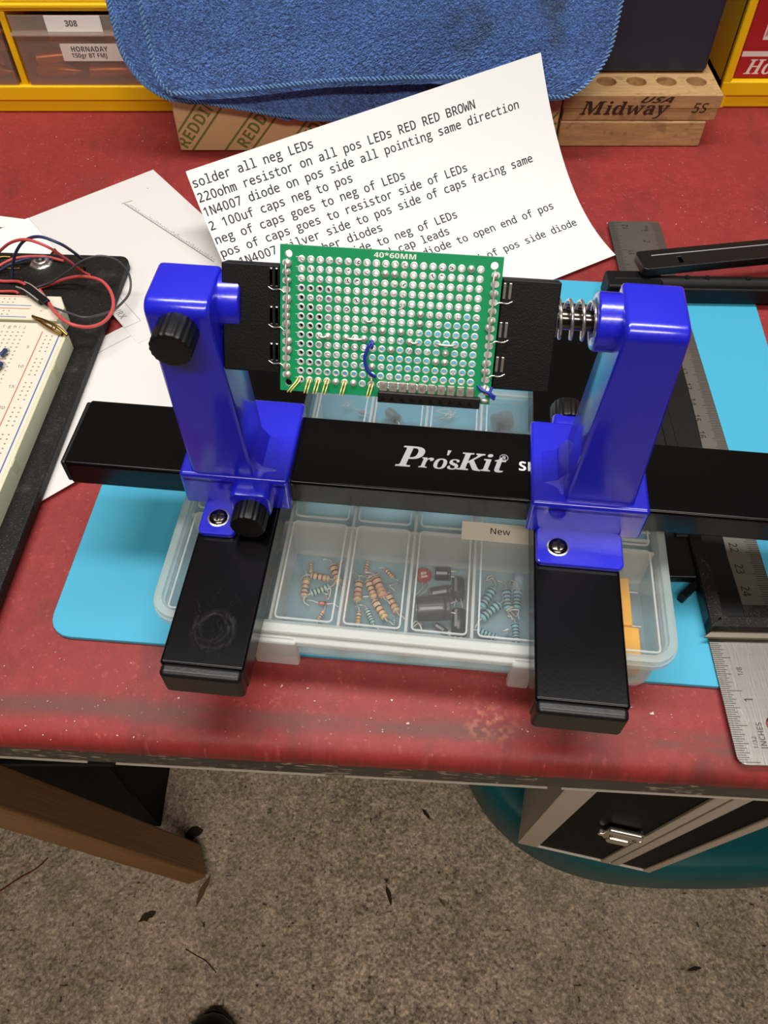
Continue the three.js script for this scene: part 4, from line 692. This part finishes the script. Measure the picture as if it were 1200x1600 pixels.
{
  const t = rack('yellow parts rack at the upper right behind the wooden loading block', 218, 420, -529, 2, 76); 
  part('stile', box(0, 5.5, 0, 170, -5, 1.2, 1.2), M.yellow, t);
  const d = thing('drawer', 'drawer fronted by a red printed card with white bars in the right yellow rack', 'drawer', [224.5, 18, -531.5], 0);
  part('tray', [box(0, 180, 0, 1, -120, -.5, 0), box(0, 1, 0, 66, -120, -.5, 0), box(179, 180, 0, 66, -120, -.5, 0), box(0, 180, 0, 66, -120, -119, 0), box(0, 180, 0, 66, -1.5, -.2, 0)], mat(0xb01f22, .4), d);
  const fg = new THREE.BoxGeometry(178, 60, .3).translate(90, 31, .15); fg.userData.keepUV = true;
  part('printed_card', fg, printed(178, 60, '#b51d22', (c) => {
    c.fillStyle = '#efe9e4'; c.fillRect(0, 44.6, 178, 3.2); c.font = 'italic bold 12.5px serif'; c.fillText('Hornady', 4.5, 58);
    for (const x of [9.5, 16.6]) { c.beginPath(); c.moveTo(x, 38); c.lineTo(x, 20); c.quadraticCurveTo(x + .2, 12, x + 2.2, 2); c.quadraticCurveTo(x + 4.2, 12, x + 4.4, 20); c.lineTo(x + 4.4, 38); c.fill(); c.fillStyle = '#c98d8c'; c.fillRect(x + 1, 22, 1.2, 14); c.fillStyle = '#efe9e4'; }
    c.fillRect(26, 24, 12, 20.6); c.fillRect(26, 4, 8, 20);
    for (let k = 0; k < 5; k++) { c.fillRect(48 + k * 16, 6, 7, 34); }
  }, 9), d);
  part('drawer_lip', box(-1, 180, 54, 56, 1, 6, .5), M.smoky, d);
}

// ---------------------------------------------------------------- under the bench
{
  const n = 2.85, pts = []; for (let k = 0; k < 72; k++) { const a = k / 72 * 6.2832, c = Math.cos(a), s = Math.sin(a); pts.push([310 * Math.sign(c) * Math.abs(c) ** (2 / n), 288 * Math.sign(s) * Math.abs(s) ** (2 / n)]); }
  const t = thing('teal_tub', 'dark teal rounded plastic tub on the floor under the bench', 'tub', [402, FLOOR, -503], 0);
  const ringAt = (k, y) => pts.map(([x, z]) => [x * k, y, z * k]);
  const prof = [[.93, 0], [.965, 2], [.985, 14], [1, 60], [1, 88], [.985, 101], [.955, 108], [.9, 110]];
  const P = [], I = []; prof.forEach(([k, y]) => ringAt(k, y).forEach((p) => P.push(...p))); const N = 72;
  for (let j = 0; j < prof.length - 1; j++) for (let i = 0; i < N; i++) { const a = j * N + i, b = j * N + (i + 1) % N; I.push(a, a + N, b, b, a + N, b + N); }
  const c0 = P.length / 3; P.push(0, 110, 0, 0, 0, 0); for (let i = 0; i < N; i++) { I.push((prof.length - 1) * N + i, c0, (prof.length - 1) * N + (i + 1) % N); I.push(i, (i + 1) % N, c0 + 1); }
  let g = new THREE.BufferGeometry(); g.setAttribute('position', new THREE.Float32BufferAttribute(P, 3)); g.setIndex(I); g.setAttribute('uv', new THREE.Float32BufferAttribute(new Float32Array(P.length / 3 * 2), 2)); g.computeVertexNormals();
  part('tub_shell', g, M.teal, t);
}
{
  const t = thing('aluminium_case', 'black panelled case with aluminium edges and a chrome latch standing on the teal tub', 'case', [160, FLOOR + 110, -251], 0);
  t.rotation.set(7 * D2R, -12.4 * D2R, 0, 'YXZ');
  const W = 155, H = 520, Dd = 240, blackPanel = mat(0x020202, .5, { specularIntensity: .12 });
  part('shell', box(3, W - 3, 3, H - 3, -Dd + 3, -2.5, 1), blackPanel, t);
  part('edge_profile', [box(0, 24, 0, H, -3.5, 0, 1.5), box(0, 19, H - 20, H, -Dd, 0, 1.5), box(0, 2, 0, H, -Dd, 0, 1), box(W - 8, W, 0, H, -3.5, 0, 1.5), box(0, W, H - 3, H, -Dd, -Dd + 18, 1.5), box(0, W, 0, 3, -8, 0, 1.2), box(W - 2, W, 0, H, -18, 0, 1)], M.caseSilver, t);
  part('seam_profile', [box(98, 107, 0, H, -3.2, .2, 1), box(109, 119, 0, H, -3.2, .2, 1)], M.caseSilver, t);
  for (const [x0, x1] of [[0, 30], [118, W]]) part('corner_cap', box(x0 - 1, x1 + 1, H - 26, H + 1.5, -30, 1.2, 5, 3), M.caseSilver, t);
  const la = part('latch', [box(56, 98, 190, 198, -1, 5, 1.5), box(60, 94, 198, 222, -1, 6, 6, 4), box(66, 88, 178, 192, -1, 8, 3), smoothed(ext(shape([[60, 192], [94, 192], [90, 178], [77, 164], [64, 178]]), 3, .6), .5).translate(0, 0, 1)], M.chrome, t);
  part('rivet', [[66, 206], [88, 206], [77, 176]].map(([x, y]) => new THREE.SphereGeometry(2, 10, 8).scale(1, 1, .6).translate(x, y, 6)), M.darkChrome, la);
}
{ // sloping wooden leg that comes down to the floor
  const foot = at(304, 1350, FLOOR + 14), topP = (() => { const p = at(-60, 1222, FLOOR + 450); return p; })();
  const a = V(foot), b0 = V(topP), dir = b0.clone().sub(a).normalize(), b = a.clone().addScaledVector(dir, 655 / dir.y), len = a.distanceTo(b);
  const t = thing('wooden_stool', 'brown wooden stool tucked under the bench at the left, one splayed leg in view', 'stool', [0, FLOOR, 0], 0);
  const bar = new RoundedBoxGeometry(len, 26, 44, 3, 4).translate(len / 2, 0, 0);
  const X = dir, Z = new THREE.Vector3(0, 1, 0).cross(X).normalize().multiplyScalar(-1), Y = Z.clone().cross(X).normalize();
  const mm = new THREE.Matrix4().makeBasis(X, Y, Z).setPosition(a.x, a.y - FLOOR, a.z); bar.applyMatrix4(mm); bar.userData.keepUV = true;
  const dark = tex(512, 512, (x, y) => { const gq = fbm(x / 90, y / 8, 3), f = fbm(x / 30, y / 2.5, 2), l = .60 + .2 * (gq - .5) + .12 * (f - .5); return [l, l * .72, l * .46]; }, true);
  const wm = mat(0xffffff, .6, { map: dark });
  part('leg', bar, wm, t);
  const cx = b.x - 115, cz = b.z - 5; const seat = smoothed(lathe([[0, 0], [160, 0], [168, 6], [170, 16], [166, 26], [155, 30], [0, 30]], 48)); seat.userData.keepUV = true;
  part('seat', seat.translate(cx, 655, cz), wm, t);
  for (const z of [-1, 1]) { const l = tube([[cx - 90, 658, cz + z * 50], [cx - 190, 0, cz + z * 72]], 20, 2, false, 12); l.userData.keepUV = true; part('leg', l, wm, t); }
}
{
  const t = thing('black_crate', 'black plastic crate in the shadow under the bench at the left', 'crate', [-300, FLOOR, -300], 0);
  part('crate_body', [box(-420, 0, 0, 260, -6, 0, 3), box(-420, 0, 0, 4, -300, 0, 1), box(-420, -414, 0, 260, -300, 0, 2), box(-6, 0, 0, 260, -300, 0, 2), box(-420, 0, 0, 260, -300, -294, 2)], mat(0x020203, .6, { specularIntensity: .2 }), t);
  part('crate_rim', [box(-424, 4, 250, 262, -4, 5, 3), box(-1, 6, 250, 262, -304, 5, 2)], M.blackMatte, t);
  const b = thing('blue_bin', 'dark blue bin standing in the black crate under the bench', 'bin', [-330, FLOOR + 5, -160], 0);
  part('bin_body', box(-220, -20, 0, 330, -290, -158, 8, 3), mat(0x101b58, .45), b); part('bin_rim', box(-224, -16, 322, 332, -294, -154, 4), mat(0x101b58, .45), b);
}
{ // tip of a dark shoe at the bottom of the picture
  const t = thing('shoe', 'rounded black shoe toe at the bottom edge of the photo', 'shoe', [-198, FLOOR, 40], 0);
  const up = new THREE.SphereGeometry(1, 32, 20); const p = up.attributes.position; for (let i = 0; i < p.count; i++) { const z = p.getZ(i), y = p.getY(i); p.setXYZ(i, p.getX(i) * lerp(60, 54, smooth(-1, -.3, z)), y < 0 ? y * 8 : y * lerp(44, 62, smooth(-.6, .6, z)), z * 140); } up.computeVertexNormals();
  part('upper', up.translate(0, 22, 14), mat(0x0d0c0c, .5), t);
  part('sole', flat(shape([...Array(40)].map((_, k) => { const a = k / 40 * 6.2832; return [53 * Math.cos(a), -14 + 143 * Math.sin(a)]; })), 20, 3), M.blackMatte, t);
}
// bits on the floor
{
  const leaf = mat(0x2a1d14, .8), straw = mat(0x6d5238, .85);
  const bit = (label, px, L, w, ang, m) => { const p = at(px[0], px[1], FLOOR + 1.5), n = 7, a = []; for (let k = 0; k <= n; k++) a.push([L * (k / n - .5), w * Math.sin(k / n * Math.PI) * rr(.6, 1)]); const b = a.slice(1, -1).reverse().map(([x, y]) => [x, -y * rr(.3, .9)]); const t = thing('floor_scrap', label, 'leaf', p, ang); part('blade', flat(shape([...a, ...b]), 1.6, .3), m, t); };
  bit('dark curled leaf scrap lying in the middle of the concrete floor', [607, 1400], 24, 5, -75, leaf); bit('dark leaf scrap near the bench shadow on the concrete', [666, 1273], 18, 4, -55, leaf);
  bit('brown leaf flake at the left of the concrete floor', [230, 1433], 24, 6, 30, mat(0x3d2814, .8)); bit('small straw blade beside the end of the wooden leg', [318, 1392], 40, 5, 70, straw); bit('dark brown crumb behind the end of the wooden leg', [303, 1303], 26, 12, 20, leaf);
  bit('small dark flake at the right of the concrete floor', [1085, 1515], 18, 3, 10, leaf); bit('tiny dark flake right of the middle of the floor', [690, 1410], 14, 2, -50, straw);
  const rw = solo('thread', tube([[40, 1375], [0, 1392], [30, 1372], [58, 1356], [75, 1340]].slice(1).map(([x, y]) => at(x, y, FLOOR + 1.2)), 1, 30, false, 6), mat(0x6a2018, .7), 'thin dark red wire on the concrete at the left edge', 'wire');
  solo('thread', tube([[290, 1483], [305, 1492], [322, 1502], [338, 1520]].map(([x, y]) => at(x, y, FLOOR + .8)), .6, 20, false, 5), leaf, 'thin dark hair like fibre curving on the lower left floor', 'fibre');
}
// crumbs of swarf strewn over the bench
{
  const g = prep(new THREE.TetrahedronGeometry(.3)); const N = 420, im = new THREE.InstancedMesh(g, mat(0xd8cfc0, .6), N); im.name = numbered('bench_crumbs'); im.userData = { kind: 'stuff', label: 'pale crumbs and lint strewn over the red bench top', category: 'debris' };
  const m = new THREE.Matrix4(), q = new THREE.Quaternion();
  for (let k = 0; k < N; k++) { let p; do { const px = rr(0, 1200), py = rnd() < .5 ? rr(1010, 1160) : rr(180, 440); p = at(px, py, .35); } while (WL(p)[0] > -118 && WL(p)[0] < 172 && WL(p)[2] > -165 && WL(p)[2] < 68); q.setFromEuler(new THREE.Euler(rr(0, 6), rr(0, 6), rr(0, 6))); const s = rr(.4, 1.3) * (rnd() < .08 ? 2 : 1); m.compose(V(p).multiplyScalar(MM), q, new THREE.Vector3(s, s * .7, s * rr(.6, 1.8))); im.setMatrixAt(k, m); }
  im.castShadow = im.receiveShadow = true; scene.add(im);
}
scene.traverse((o) => { if (o.isMesh) o.castShadow = o.receiveShadow = true; });
renderer.render(scene, camera);
